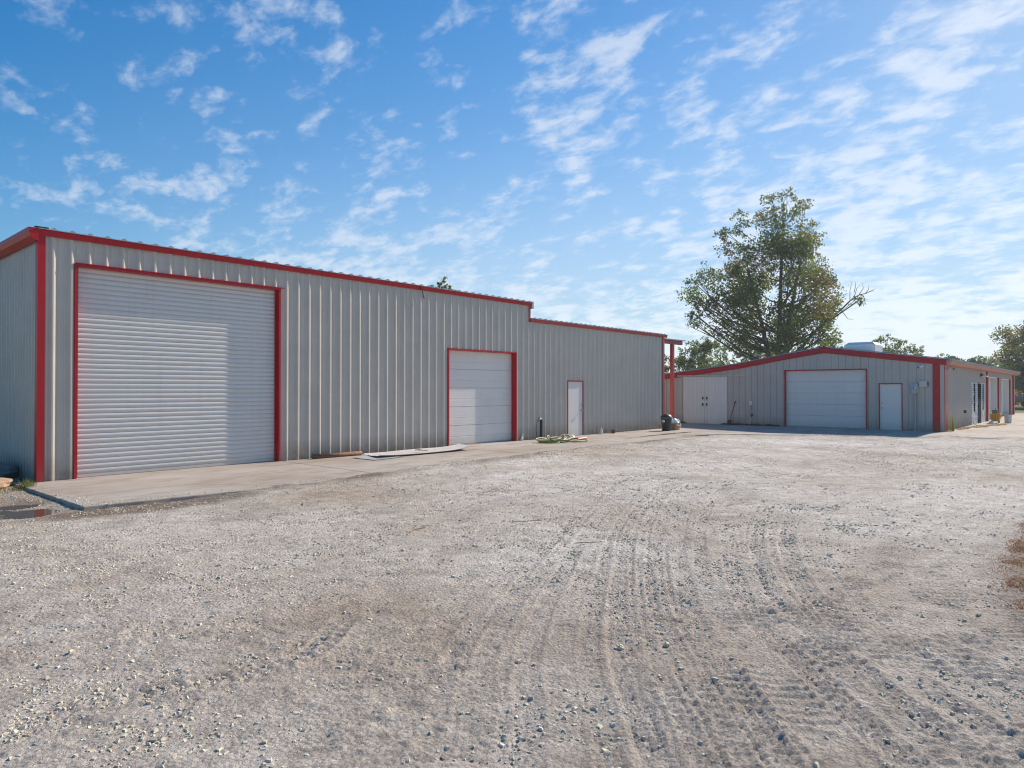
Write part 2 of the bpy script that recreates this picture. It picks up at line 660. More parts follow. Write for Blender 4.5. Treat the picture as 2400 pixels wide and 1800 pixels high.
def vnoise(x, y, seed=0):
    ix, iy = np.floor(x), np.floor(y)
    fx, fy = x - ix, y - iy
    fx = fx * fx * (3 - 2 * fx)
    fy = fy * fy * (3 - 2 * fy)
    a, b = _hash(ix, iy, seed), _hash(ix + 1, iy, seed)
    c, d = _hash(ix, iy + 1, seed), _hash(ix + 1, iy + 1, seed)
    return (a * (1 - fx) + b * fx) * (1 - fy) + (c * (1 - fx) + d * fx) * fy - 0.5


def fbm(x, y, seed=0, octs=3):
    s, a, t = 0, 1.0, 0
    for o in range(octs):
        s = s + a * vnoise(x * 2 ** o + 17.3 * o, y * 2 ** o - 9.1 * o, seed + o)
        t += a
        a *= 0.5
    return s / t


YE_X = [3.4, 4.8, 7.3, 11.2, 14.0, 17.3, 21.0, 24.0, 25.6, 27.2, 28.9, 30.2]
YE_Y = [11.35, 11.25, 11.12, 11.5, 11.5, 11.6, 11.75, 11.85, 10.8, 8.2, 4.6, 2.3]
XE_Y = [-8.0, -3.5, 2.3, 4.6, 8.2, 10.8, 11.85, 30.0]
XE_X = [36.0, 32.9, 30.2, 28.9, 27.2, 25.6, 24.0, 24.0]


def slab_sd(x, y):
    """positive inside the concrete, metres"""
    d1 = np.minimum(y - np.interp(x, YE_X, YE_Y), x - 3.4)
    d1 = np.where(x > 25, -9, d1)
    d2 = (x - np.interp(y, XE_Y, XE_X)) * 0.85
    d2 = np.where(y < -8, -9, d2)
    return np.maximum(d1, d2)


def track_family():
    """tyre tracks: centre line, width, lug pitch, depth. They sweep up from the near right and bend away to the far yard."""
    base = np.array([
        [(1.3, 1.9), (2.34, 2.64), (3.3, 3.45), (4.82, 4.26), (7.6, 5.6), (11.0, 7.1), (17.0, 8.8)],
        [(2.5, 0.9), (3.3, 1.55), (3.97, 2.1), (5.19, 2.95), (8.0, 4.6), (12.0, 6.2), (18.0, 7.4)],
        [(3.1, 0.2), (3.7, 0.75), (4.35, 1.35), (5.6, 2.35), (8.4, 3.7), (12.5, 5.0), (19.0, 5.8)],
        [(3.9, -0.6), (4.5, 0.1), (5.2, 0.8), (6.3, 1.7), (8.8, 2.7), (13.0, 3.5), (19.0, 3.9)]])
    rnd = random.Random(77)
    out = []
    for k in range(17):
        q = 3.0 * k / 16 + rnd.uniform(-0.05, 0.05)
        i = min(2, max(0, int(q)))
        f = q - i
        C = base[i] * (1 - f) + base[i + 1] * f
        C = C + np.array([rnd.uniform(-0.12, 0.12), rnd.uniform(-0.12, 0.12)])
        n0, n1 = rnd.choice(((0, 7), (0, 6), (0, 5), (1, 7), (0, 4)))
        out.append(([tuple(p) for p in C[n0:n1]], rnd.uniform(0.14, 0.24), rnd.choice((0.042, 0.05, 0.06, 0.075)), rnd.uniform(0.005, 0.011)))
    out += [
        ([(1.0, 4.35), (1.6, 4.21), (2.01, 4.05), (2.31, 4.01), (2.64, 4.08), (3.2, 4.5)], 0.20, 0.09, 0.011),
        ([(0.2, 6.3), (2.5, 6.2), (4.6, 6.6), (7.5, 7.7), (12.0, 9.2)], 0.26, 0.07, 0.006),
        ([(0.5, 8.1), (3.2, 7.7), (6.0, 8.2), (9.0, 9.2)], 0.26, 0.07, 0.006),
        ([(4.4, 2.05), (3.88, 1.61), (3.56, 1.36), (3.31, 1.07), (3.1, 0.7)], 0.18, 0.042, 0.012)]
    return out


TRACKS = track_family()


def smooth_line(pts, n=8):
    P = np.array(pts)
    out = []
    for i in range(len(P) - 1):
        p0, p1, p2, p3 = P[max(i - 1, 0)], P[i], P[i + 1], P[min(i + 2, len(P) - 1)]
        for k in range(n):
            t = k / n
            out.append(0.5 * (2 * p1 + (p2 - p0) * t + (2 * p0 - 5 * p1 + 4 * p2 - p3) * t * t + (3 * p1 - p0 - 3 * p2 + p3) * t ** 3))
    out.append(P[-1])
    return np.array(out)


def track_relief(x, y):
    h = np.zeros_like(x)
    pale = np.zeros_like(x)
    for ti, (pts, w, pitch, dep) in enumerate(TRACKS):
        C = smooth_line(pts, 5)
        seg = np.linalg.norm(np.diff(C, axis=0), axis=1)
        cum = np.concatenate([[0], np.cumsum(seg)])
        lo, hi = C.min(0) - 0.4, C.max(0) + 0.4
        idx = np.nonzero((x > lo[0]) & (x < hi[0]) & (y > lo[1]) & (y < hi[1]))[0]
        if len(idx) == 0:
            continue
        xx, yy = x[idx], y[idx]
        best = np.full(len(idx), 9.0)
        sd = np.zeros(len(idx))
        al = np.zeros(len(idx))
        for k in range(len(C) - 1):
            d = C[k + 1] - C[k]
            l = seg[k]
            if l < 1e-6:
                continue
            tx, ty = d / l
            a = np.clip((xx - C[k, 0]) * tx + (yy - C[k, 1]) * ty, 0, l)
            ex, ey = xx - C[k, 0] - a * tx, yy - C[k, 1] - a * ty
            dd = np.hypot(ex, ey)
            up = dd < best
            best[up] = dd[up]
            sd[up] = (ex * -ty + ey * tx)[up]
            al[up] = (cum[k] + a)[up]
        inn = np.clip((w * 0.5 - best) / 0.02, 0, 1)
        rim = np.exp(-((best - w * 0.5 - 0.012) / 0.016) ** 2)
        fade = np.clip(np.minimum(al / (0.5 + 1.5 * (C[0, 0] > 6)), (cum[-1] - al) / (0.5 + 2.5 * (C[-1, 0] > 6))), 0, 1) ** 0.8 * np.clip(0.75 + 1.2 * vnoise(xx * 0.9, yy * 0.9, 90 + ti), 0.25, 1)
        lug = np.clip(np.sin(2 * np.pi * (al + 0.35 * np.abs(sd)) / pitch) * 2.2, -1, 1)
        groove = 0.45 * np.exp(-((sd / 0.012) ** 2)) + 0.45 * np.exp(-(((np.abs(sd) - w * 0.28) / 0.010) ** 2))
        h[idx] += fade * dep * 1.6 * (inn * (-0.55 + 0.42 * lug + groove) + 0.75 * rim)
        pale[idx] = np.maximum(pale[idx], fade * inn * 0.45)
    return h, pale


PUD = [(1.2, 11.9, 0.9), (2.2, 12.15, 0.75), (2.75, 11.85, 0.5), (2.8, 12.6, 0.38), (0.2, 12.1, 0.9)]


def ground_height(x, y):
    h = -0.045 + 0.045 * fbm(x / 5.0, y / 5.0, 1, 2) + 0.022 * fbm(x / 1.1, y / 1.1, 4, 3)
    sd = slab_sd(x, y)
    rag = fbm(x / 0.9, y / 0.9, 21, 4)
    edge = np.clip(1 + sd / 1.2, 0, 1)               # near the slab from outside
    left = np.clip((6.4 - x) / 1.6, 0, 1)            # the slab stands clear at its left end
    e_lvl = 0.016 * (1 - left) + 0.15 * rag * (1 - 0.6 * left) - 0.055 * left
    h = h * (1 - edge) + e_lvl * edge
    h = np.where(sd > 0, np.minimum(e_lvl - sd * 0.16, 0.05), h)
    h = np.where(sd > 0.9, -0.2, h)
    h = np.maximum(h, -0.2)
    dip = np.zeros_like(h)
    for cx, cy, r in PUD:
        dip = np.maximum(dip, np.clip(1.35 - np.hypot(x - cx, y - cy) / r, 0, 1))
    rough_dip = dip * (0.75 + 0.8 * fbm(x / 0.35, y / 0.35, 33, 3))
    h = np.where(x < 3.4, h - 0.07 * np.clip(rough_dip, 0, 1), h)
    return h, sd, rag, dip


# ------------------------------------------------------------------ ground sheet
def build_ground():
    a = [0.4]
    while a[-1] < 900:
        q = a[-1]
        st = 0.10 if q < 2.6 else max(0.016, 0.0042 * q) if q < 14 else 0.025 * q
        a.append(q + st)
    a = np.array([-400, -120, -40, -12, -4, -1.5, -0.4] + a)
    b = [0.0]
    while b[-1] < 900:
        q = b[-1]
        b.append(q + (0.021 if q < 2.6 else 0.0085 * q if q < 11 else 0.04 * q))
    b = np.array(b)
    b = np.concatenate([-b[:0:-1], b])
    A, Bm = np.meshgrid(a, b, indexing='ij')
    cy, sy = math.cos(YAW), math.sin(YAW)
    X = (A * cy + Bm * sy).ravel()
    Y = (A * sy - Bm * cy).ravel()
    h, sd, rag, dip = ground_height(X, Y)
    dist = np.hypot(X, Y)
    near = np.clip((24 - dist) / 9, 0, 1)
    clod = np.maximum(fbm(X / 0.085, Y / 0.085, 51, 2) - 0.05, 0)
    cpatch = np.clip(0.45 + 1.8 * fbm(X / 0.8, Y / 0.8, 53, 3), 0.1, 1.3)
    def step(v, a, b):
        t = np.clip((v - a) / (b - a), 0, 1)
        return t * t * (3 - 2 * t)
    crust = step(fbm(X / 0.13, Y / 0.10, 55, 3), 0.00, 0.07)
    crumb = step(fbm(X / 0.060, Y / 0.060, 57, 2), 0.08, 0.15)
    micro = 0.016 * fbm(X / 0.20, Y / 0.20, 41, 3) + 0.030 * clod * cpatch + 0.0075 * crust * np.clip(cpatch, 0.3, 1) + 0.0085 * crumb * np.clip(cpatch * 1.3, 0.35, 1.2)
    # crusted, wheel-scuffed ripples on the near right
    rr = np.clip((X - 2.5) / 2, 0, 1) * np.clip((3.4 - Y) / 1.5, 0, 1) * np.clip((9 - X) / 2, 0, 1)
    rip = np.sin((X * 0.86 + Y * 0.5) * 62 + 5 * fbm(X / 0.3, Y / 0.3, 61, 2)) * np.clip(fbm(X / 0.4, Y / 0.25, 63, 3) + 0.12, 0, 0.5)
    micro = micro + 0.016 * rr * step(rip, 0.02, 0.14)
    th, pale = track_relief(X, Y)
    out = sd < 0.3
    Z = h + np.where(out, near * (micro + th), 0)
    # masks
    mud = np.clip(1.15 - np.abs(sd + 0.05 + 0.7 * rag) / 0.50, 0, 1) * np.clip(0.72 + 1.9 * fbm(X / 1.7, Y / 1.7, 71, 3), 0, 1) * 0.9
    lc = np.clip(1 - np.hypot((X - 4.3) / 2.4, (Y - 11.0) / 0.65), 0, 1)
    mud = np.maximum(mud, np.clip(lc * 2.2 + rag, 0, 0.85))
    dg = np.clip(1.25 - np.hypot((X - 8.7) / 2.9, (Y - 0.3) / 0.85) + 1.2 * rag, 0, 1)
    mud = np.maximum(mud, 0.75 * dg)
    mud = np.maximum(mud, np.where((X < 3.6) & (Y > 9), np.clip(dip * 1.3, 0, 1) * 0.9, 0))
    mud = np.maximum(mud, np.where((X < 3.6) & (Y > 12.6) & (Y < 40), np.clip(0.45 + fbm(X / 0.8, Y / 0.8, 73, 3), 0, 0.8), 0))
    mud = np.maximum(mud, 0.34 * np.clip(fbm(X / 0.9, Y / 0.5, 75, 4) * 5 - 1.05, 0, 1))
    lane = np.clip(1 - np.abs(fbm(X / 3.5, Y / 3.5, 81, 3)) / 0.09, 0, 1)
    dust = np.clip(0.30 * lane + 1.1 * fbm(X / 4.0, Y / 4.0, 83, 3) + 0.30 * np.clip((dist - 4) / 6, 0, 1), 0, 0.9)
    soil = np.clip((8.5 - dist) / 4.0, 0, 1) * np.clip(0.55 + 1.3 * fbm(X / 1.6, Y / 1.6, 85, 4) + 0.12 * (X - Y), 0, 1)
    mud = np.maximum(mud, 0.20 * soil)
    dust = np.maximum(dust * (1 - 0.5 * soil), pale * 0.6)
    turf = np.clip((X - 61) / 2, 0, 1)
    turf = np.maximum(turf, np.clip((Y - 28) / 2, 0, 1))
    turf = np.maximum(turf, np.clip((-Y - 14 + 0.1 * X) / 3, 0, 1))
    ndry = fbm(X / 0.7, Y / 0.7, 87, 3)
    nr, nc = A.shape
    i = np.arange(nr * nc).reshape(nr, nc)
    F = np.stack([i[:-1, :-1], i[:-1, 1:], i[1:, 1:], i[1:, :-1]], -1).reshape(-1, 4)
    o = np_mesh('ground', np.stack([X, Y, Z], 1), F, M['gravel'], None, np.stack([mud, dust, turf], 1), smooth=True, cname='mask')
    tag(o, 'pale gravel yard with tyre tracks', None, kind='structure')
    return o


build_ground()


# loose stones lying on the gravel
def chip():
    """angular eight-cornered chip"""
    v = np.array([(x, y, z) for z in (-1, 1) for y in (-1, 1) for x in (-1, 1)], float) * 0.72
    v[4:, :2] *= 0.62
    f = np.array([(0, 2, 3), (0, 3, 1), (4, 5, 7), (4, 7, 6), (0, 1, 5), (0, 5, 4), (2, 6, 7), (2, 7, 3), (0, 4, 6), (0, 6, 2), (1, 3, 7), (1, 7, 5)])
    return v, f


def stone_field(name, n, amin, amax, rlo, rhi, power, label, seed, sink=-0.05, hi_density=1.0):
    rng = np.random.default_rng(seed)
    # even over the yard in front of the camera, thinned by patches
    k = n * 4
    a = amin * (amax / amin) ** (rng.random(k) ** power)
    bb = (rng.random(k) * 2 - 1) * (a * 0.80 + 0.5)
    cy, sy = math.cos(YAW), math.sin(YAW)
    X, Y = a * cy + bb * sy, a * sy - bb * cy
    patch = fbm(X / 1.3, Y / 1.3, 101 + seed, 3) + 0.5 * fbm(X / 0.35, Y / 0.35, 105 + seed, 2)
    h, sd, rag, dip = ground_height(X, Y)
    mudband = (sd > -0.9) & (sd < 0.25)
    keep = (rng.random(k) < np.clip(0.35 + 1.9 * patch, 0.03, 1) * hi_density) & (sd < 0.35) & (dip < 0.25)
    keep |= mudband & (rng.random(k) < 0.4) & (sd < 0.3)
    idx = np.nonzero(keep)[0][:n]
    X, Y, h, a = X[idx], Y[idx], h[idx], a[idx]
    h = np.where(slab_sd(X, Y) > 0, np.maximum(h, -0.002), h)
    m = len(idx)
    base, F = chip()
    nv = len(base)
    u = rng.random(m)
    rad = rlo * (rhi / rlo) ** (u ** 2.6)
    jit = 1 + 0.9 * (rng.random((m, nv, 3)) - 0.5)
    sc = np.stack([1 + 0.5 * (rng.random(m) - 0.3), 1 + 0.5 * (rng.random(m) - 0.5), 0.55 + 0.4 * rng.random(m)], 1)
    th, ph = rng.random(m) * 6.283, (rng.random(m) - 0.5) * 0.9
    V = base[None] * jit * sc[:, None, :] * rad[:, None, None]
    c, s = np.cos(ph)[:, None], np.sin(ph)[:, None]
    y2, z2 = V[:, :, 1] * c - V[:, :, 2] * s, V[:, :, 1] * s + V[:, :, 2] * c
    c, s = np.cos(th)[:, None], np.sin(th)[:, None]
    x3, y3 = V[:, :, 0] * c - y2 * s, V[:, :, 0] * s + y2 * c
    P = np.stack([x3 + X[:, None], y3 + Y[:, None], z2 + (h + rad * sink)[:, None]], -1)
    tone = 0.54 + 0.07 * rng.standard_normal(m)
    tone = np.clip(tone, 0.32, 0.74)
    warm = 0.17 + rng.random(m) * 0.12
    colr = np.stack([tone * (1 + warm * 0.6), tone, tone * (1.0 - warm)], 1)
    colr = np.repeat(colr, nv, 0)
    FF = (F[None] + (np.arange(m) * nv)[:, None, None]).reshape(-1, 3)
    o = np_mesh(name, P.reshape(-1, 3), FF, M['stone'], None, colr)
    tag(o, label, 'gravel', kind='stuff')
    return o


stone_field('gravel', 76000, 2.6, 27.0, 0.007, 0.0205, 0.52, 'loose pale limestone chips strewn over the yard', 3)
stone_field('gravel', 420, 2.7, 15.0, 0.013, 0.030, 0.6, 'larger grey stones lying loose on the dusty yard', 5, 0.2, 0.6)

# ------------------------------------------------------------------ concrete
apron = thing('pavement', (14, 13, 0), 'stained concrete apron along the shed fronts', None, kind='structure', world_coords=True)


def slab_piece(pts):
    # chamfered rim so that the arris is not razor sharp
    mb = MB()
    n = len(pts)
    cx, cyy = sum(p[0] for p in pts) / n, sum(p[1] for p in pts) / n

    def inset(p, k):
        d = math.hypot(p[0] - cx, p[1] - cyy)
        return (p[0] + (cx - p[0]) * k / d, p[1] + (cyy - p[1]) * k / d)
    r0 = [mb.p(x, y, -0.14) for x, y in pts]
    r1 = [mb.p(x, y, -0.012) for x, y in pts]
    r2 = [mb.p(*inset(q, 0.014), 0.0) for q in pts]
    for A_, B_ in ((r0, r1), (r1, r2)):
        for j in range(n):
            mb.f.append((A_[j], A_[(j + 1) % n], B_[(j + 1) % n], B_[j]))
    mb.f.append(tuple(r2))
    return mb.build('slab', M['concrete'], apron)


cuts = [3.4, 8.72, 14.1, 19.4, 24.5]
for a, b in zip(cuts, cuts[1:]):
    xs = [a] + [x for x in np.arange(a + 0.4, b - 0.2, 0.4)] + [b - 0.008]
    wob = [(x, float(np.interp(x, YE_X, YE_Y)) + 0.012 * math.sin(x * 7.1)) for x in xs]
    slab_piece(wob + [(b - 0.008, 15.35), (a, 15.35)])
slab_piece([(24.5, 11.84), (25.6, 10.8), (27.2, 8.2), (28.9, 4.6), (30.2, 2.3), (32.9, -3.5), (32.9, 19), (27.42, 19), (27.41, 15.35), (24.5, 15.35)])
slab_piece([(32.908, -3.5), (36, -8), (62, -8), (62, 5.5), (32.908, 5.5)])


def flat_patch(name, pts, z, mat, seed, label, cat=None, kind=None, amp=0.12):
    """thin irregular wet sheet"""
    rnd = random.Random(seed)
    C = smooth_line([*pts, pts[0]], 7)[:-1]
    cx, cyy = C.mean(0)
    C = [(x + rnd.uniform(-amp, amp) * 0.5, y + rnd.uniform(-amp, amp) * 0.5) for x, y in C]
    mb = MB()
    mb.poly_prism(C, z - 0.01, z)
    o = mb.build(name, mat)
    return tag(o, label, cat, kind=kind)


flat_patch('puddle', [(-1.2, 11.2), (0.8, 11.05), (2.3, 11.25), (3.05, 11.2), (3.36, 11.7), (3.3, 12.6), (2.9, 13.2), (1.6, 13.1), (0, 13.2), (-1.2, 12.9)], -0.080, M['water'], 4, 'muddy brown puddle beside the left end of the concrete', kind='structure', amp=0.05)
flat_patch('wet_patch', [(20.4, 12.7), (22.0, 12.85), (23.6, 12.85), (25.4, 12.75), (25.6, 13.05), (24.0, 13.1), (22.2, 13.0)], 0.004, M['wet'], 6, 'dark wet streak on the concrete in front of the waste bin', kind='structure')

# ------------------------------------------------------------------ sheet-metal buildings
COVER = 0.9144
PITCH = COVER / 3


def profile(kind, s0, s1, fine=1.0):
    """breakpoints (s, depth) between s0 and s1; ribs on a 305 mm module"""
    pts = []
    if kind == 'rib':
        mod = PITCH
        unit = [(-0.066, 0.0), (-0.012, 0.038), (0.012, 0.038), (0.066, 0.0), (0.084, 0.0), (0.099, 0.008), (0.105, 0.008), (0.122, 0.0), (0.182, 0.0), (0.199, 0.008), (0.205, 0.008), (0.222, 0.0)]
    elif kind == 'fine':
        mod = PITCH / 1.5
        unit = [(-0.034, 0.0), (-0.011, 0.022), (0.011, 0.022), (0.034, 0.0), (0.090, 0.0), (0.098, 0.005), (0.110, 0.005), (0.118, 0.0)]
    elif kind == 'groove':
        mod = PITCH
        unit = [(-0.017, 0.0), (-0.010, -0.022), (0.010, -0.022), (0.017, 0.0), (0.138, 0.0), (0.146, -0.004), (0.158, -0.004), (0.166, 0.0)]
    k = math.floor(s0 / mod) - 1
    while k * mod < s1 + mod:
        for s, d in unit:
            pts.append((k * mod + s, d))
        k += 1
    pts.sort()
    S = np.array([q[0] for q in pts])
    D = np.array([q[1] for q in pts])
    keep = (S > s0 + 1e-4) & (S < s1 - 1e-4)
    return S, D, list(S[keep])


def siding(parent, T, s0, s1, zb, ztop, openings, kind, mat, breaks=(), name='wall_panel'):
    """clad a wall with separate 914 mm sheets, cut round the openings"""
    k0 = math.floor(s0 / COVER)
    k = k0
    while k * COVER < s1:
        a, b = max(s0, k * COVER + 0.05), min(s1, (k + 1) * COVER + 0.05)
        if k == k0:
            a = s0
        k += 1
        if b - a < 0.02:
            continue
        S, D, inner = profile(kind, a, b)
        cut = [a, b] + inner
        for o in openings:
            for e in (o[0], o[1]):
                if a < e < b:
                    cut += [e]
        for e in breaks:
            if a < e < b:
                cut.append(e)
        cut = sorted(set(round(c, 5) for c in cut))
        mb = MB(T)
        sh = 0.0018 * (k % 2) + random.uniform(0, 0.0008)
        for c0, c1 in zip(cut, cut[1:]):
            mid = 0.5 * (c0 + c1)
            d0, d1 = float(np.interp(c0, S, D)) + sh, float(np.interp(c1, S, D)) + sh
            spans = [[zb, None]]
            for o in openings:
                if o[0] < mid < o[1]:
                    new = []
                    for lo, hi in spans:
                        if o[2] > lo + 0.05:
                            new.append([lo, o[2]])
                        new.append([o[3], hi])
                    spans = new
            for lo, hi in spans:
                h0 = ztop(c0) if hi is None else hi
                h1 = ztop(c1) if hi is None else hi
                if min(h0, h1) <= lo:
                    continue
                i = [mb.p(c0, d0, lo), mb.p(c1, d1, lo), mb.p(c1, d1, h1), mb.p(c0, d0, h0)]
                mb.f.append(tuple(i))
        if mb.f:
            mb.build(name, mat, parent)


def roof_sheets(parent, T, s0, s1, d_out, d_in, z_out, z_in, mat):
    """ribbed roof sheets running back from an eave (ribs at right angles to the wall)"""
    k = math.floor(s0 / COVER)
    while k * COVER < s1:
        a, b = max(s0, k * COVER + 0.05), min(s1, (k + 1) * COVER + 0.05)
        k += 1
        if b - a < 0.02:
            continue
        S, D, inner = profile('rib', a, b)
        cut = [a] + inner + [b]
        mb = MB(T)
        rows = []
        for dd, zz in ((d_out, z_out), (d_in, z_in)):
            rows.append([(c, dd, zz + 1.0 * float(np.interp(c, S, D))) for c in cut])
        mb.strip(rows)
        # turned-down nose so that the end of every rib is closed and has thickness
        mb.strip([rows[0], [(c, d_out, z_out - 0.012) for c in cut]])
        mb.build('roof_panel', mat, parent)


def jambs(door, T, a, b, z0, z1, depth, mat, face=0.042, proud=0.042, shade_lip=0.0, side_mat=None, shade_lip_x=0.0):
    """steel opening trim: two jambs and a header, children of the door"""
    for s0, s1, sgn in ((a - face, a, 1), (b, b + face, -1)):
        mb = MB(T)
        mb.box(s0 - 0.001, s1 + 0.001, -depth, proud, z0, z1 + face * 0.98)
        mb.build('door_jamb', side_mat or mat, door)
    mb = MB(T)
    mb.box(a + 0.002, b - 0.002, -depth, max(proud, 0.040) + 0.003, z1, z1 + face)
    if shade_lip > 0:  # added lip, overlong on one side, to deepen the header's shade on the door
        mb.box(a - face, b + face + shade_lip_x, proud - 0.02, proud + shade_lip, z1 + face + 0.002, z1 + face + 0.016)
    mb.build('door_header', mat, door)


def roll_door(parent, T, a, b, z0, z1, dep, mat, trim, pitch=0.099, shade_lip=0.0):
    mb = MB(T)
    mb.box(a + 0.02, b - 0.02, -dep - 0.03, -dep + 0.004, z0 + 0.008, z0 + 0.07)      # bottom bar
    door = mb.build('roll_up_door', mat, parent)
    z = z0 + 0.072
    prof = [(0.0, 0.0), (0.10, 0.003), (0.30, 0.011), (0.55, 0.0135), (0.78, 0.008), (0.90, 0.001), (1.0, -0.004)]
    while z < z1 + 0.05:
        zz = [(z + pitch * t, -dep + d) for t, d in prof]
        m2 = MB(T)
        rows = [[(a - 0.01, d, q), (b + 0.01, d, q)] for q, d in zz]
        m2.strip(rows)
        m2.build('slat', mat, door)
        z += pitch
    for s0, s1 in ((a, a + 0.045), (b - 0.045, b)):       # guides
        m3 = MB(T)
        m3.box(s0 + 0.001, s1 - 0.001, -dep + 0.022, -dep + 0.05, z0 + 0.005, z1 - 0.004)
        m3.build('guide_rail', trim, door)
    jambs(door, T, a, b, z0, z1, dep + 0.06, trim, shade_lip=shade_lip, shade_lip_x=0.10, proud=0.0415)
    return door


def sectional_door(parent, T, a, b, z0, z1, dep, mat, trim, n=5, split=0.6, pencil=True, face=0.042, side_mat=None, name='sectional_garage_door'):
    mb = MB(T)
    mb.box(a, b, -dep - 0.04, -dep - 0.012, z0 + 0.01, z1 + 0.05)
    mb.box(a + 0.01, b - 0.01, -dep - 0.012, -dep + 0.004, z0 + 0.006, z0 + 0.035)      # rubber sill seal
    door = mb.build(name, M['greybox'], parent)
    hgt = (z1 - z0 - 0.03) / n
    for i in range(n):
        lo = z0 + 0.036 + i * hgt
        hi = lo + hgt - 0.009
        P = [(lo, -0.012), (lo + 0.006, 0.0)]
        g = lo + hgt * (1 - split)
        zz = np.linspace(lo + 0.03, hi - 0.03, 7 if pencil else 2)
        ev = []
        if pencil:
            for q in zz:
                if abs(q - g) > 0.03:
                    ev.append((q - 0.006, 0.0))
                    ev.append((q, -0.0025))
                    ev.append((q + 0.006, 0.0))
        ev += [(g - 0.012, 0.0), (g - 0.005, -0.008), (g + 0.005, -0.008), (g + 0.012, 0.0)]
        ev.sort()
        P += ev + [(hi - 0.006, 0.0), (hi, -0.012)]
        m2 = MB(T)
        m2.strip([[(a, -dep + d, z), (b, -dep + d, z)] for z, d in P])
        m2.build('door_section', mat, door)
    jambs(door, T, a, b, z0, z1, dep + 0.05, trim, face=face, side_mat=side_mat)
    return door


def man_door(parent, T, a, b, z0, z1, dep, mat, trim, knob_s, frame_w=0.034):
    mb = MB(T)
    mb.box(a + 0.006, b - 0.006, -dep - 0.045, -dep, z0 + 0.02, z1 - 0.006)
    door = mb.build('door', mat, parent)
    s = MB(T)
    s.box(a, b, -dep - 0.05, 0.05, z0 - 0.004, z0 + 0.016)
    s.build('threshold', M['steel'], door)
    jambs(door, T, a, b, z0, z1, dep + 0.05, trim, face=frame_w, proud=0.02)
    k = MB(T)
    for zz, r in ((0.95, 0.03), (1.15, 0.026)):
        k.box(knob_s - r, knob_s + r, -dep, -dep + 0.012, z0 + zz - r, z0 + zz + r)
    k.box(knob_s - 0.012, knob_s + 0.012, -dep + 0.012, -dep + 0.05, z0 + 0.938, z0 + 0.962)
    k.box(knob_s - 0.030, knob_s + 0.030, -dep + 0.05, -dep + 0.075, z0 + 0.92, z0 + 0.98)
    k.build('door_knob', M['steel'], door)
    return door


# ---------- long shed on the left
shed = thing('metal_warehouse', (15.6, 15.05, 0), 'long beige ribbed-metal warehouse with red trim and tall roll-up door', 'warehouse', world_coords=True)
XL, XS, XR, YB = 3.76, 18.0, 27.40, 27.5
ZH, ZL = 4.60, 4.05                     # siding tops under the eave trim
LF = frame((0, 15.05), (1, 0), (0, -1))
LL = frame((XL, 0), (0, 1), (-1, 0))
LR = frame((XR, 0), (0, 1), (1, 0))
LBk = frame((0, YB), (1, 0), (0, 1))
D1 = (4.37, 8.63, 0.0, 4.12)
D2 = (14.24, 17.32, 0.0, 2.94)
DM = (20.28, 21.21, 0.0, 2.03)
siding(shed, LF, XL, XR, -0.015, lambda s: (ZH + 0.02 if s < XS else ZL + 0.02), [D1, D2, DM], 'rib', M['siding'], breaks=(XS - 1e-4, XS + 1e-4))
siding(shed, LL, 15.05, YB, -0.05, lambda s: ZH, [], 'fine', M['siding'])
siding(shed, LR, 15.05, YB, -0.015, lambda s: ZL, [], 'fine', M['siding'])
siding(shed, LBk, XL, XR, -0.05, lambda s: (ZH if s < XS else ZL), [], 'fine', M['siding'], breaks=(XS - 1e-4, XS + 1e-4))
roof_sheets(shed, LF, XL - 0.08, XS + 0.16, 0.10, -12.6, 4.732, 4.60, M['roof'])
roof_sheets(shed, LF, XS + 0.05, XR + 0.30, 0.10, -12.6, 4.182, 4.05, M['roof'])
mb = MB(LF)
mb.box(XS + 0.02, XS + 0.05, -12.4, -0.02, 4.0, 4.70)
mb.build('step_wall', M['siding'], shed)


def eave_trim(T, s0, s1, zt, mat, parent, h=0.12, proj=0.080, name='eave_trim'):
    mb = MB(T)
    sec = [(0.040, zt - h), (proj - 0.02, zt - h), (proj - 0.012, zt - h + 0.02), (proj, zt - 0.03), (proj, zt), (-0.05, zt), (-0.05, zt - 0.02), (0.040, zt - 0.02)]
    mb.section_sweep(sec, s0, s1)
    return mb.build(name, mat, parent)


eave_trim(LF, XL - 0.10, XS + 0.10, 4.725, M['red'], shed)
eave_trim(LF, XS + 0.062, XR + 0.26, 4.175, M['red_w'], shed, h=0.12)
# rake / gutter along the left end, sculpted profile, and its cap
mb = MB(LL)
mb.section_sweep([(0.036, 4.50), (0.10, 4.50), (0.17, 4.57), (0.20, 4.66), (0.20, 4.728), (0.0, 4.728), (0.0, 4.70), (0.036, 4.70)], 14.965, YB)
mb.build('rake_trim', M['red'], shed)
mb = MB(LF)
mb.box(XL - 0.10, XL + 0.12, 0.03, 0.09, 4.742, 4.762)
mb.build('ridge_cap', M['dark'], shed)
# end box of the upper eave and the short post under it
mb = MB(LF)
mb.box(XS + 0.102, XS + 0.20, -0.10, 0.085, 4.52, 4.76)
mb.build('gutter_end', M['roof'], shed)
mb = MB(LF)
mb.box(XS - 0.03, XS + 0.06, 0.041, 0.058, ZL - 0.0, 4.604)
mb.box(XS + 0.052, XS + 0.062, -0.3, 0.034, ZL + 0.16, 4.604)
mb.build('step_trim', M['red'], shed)
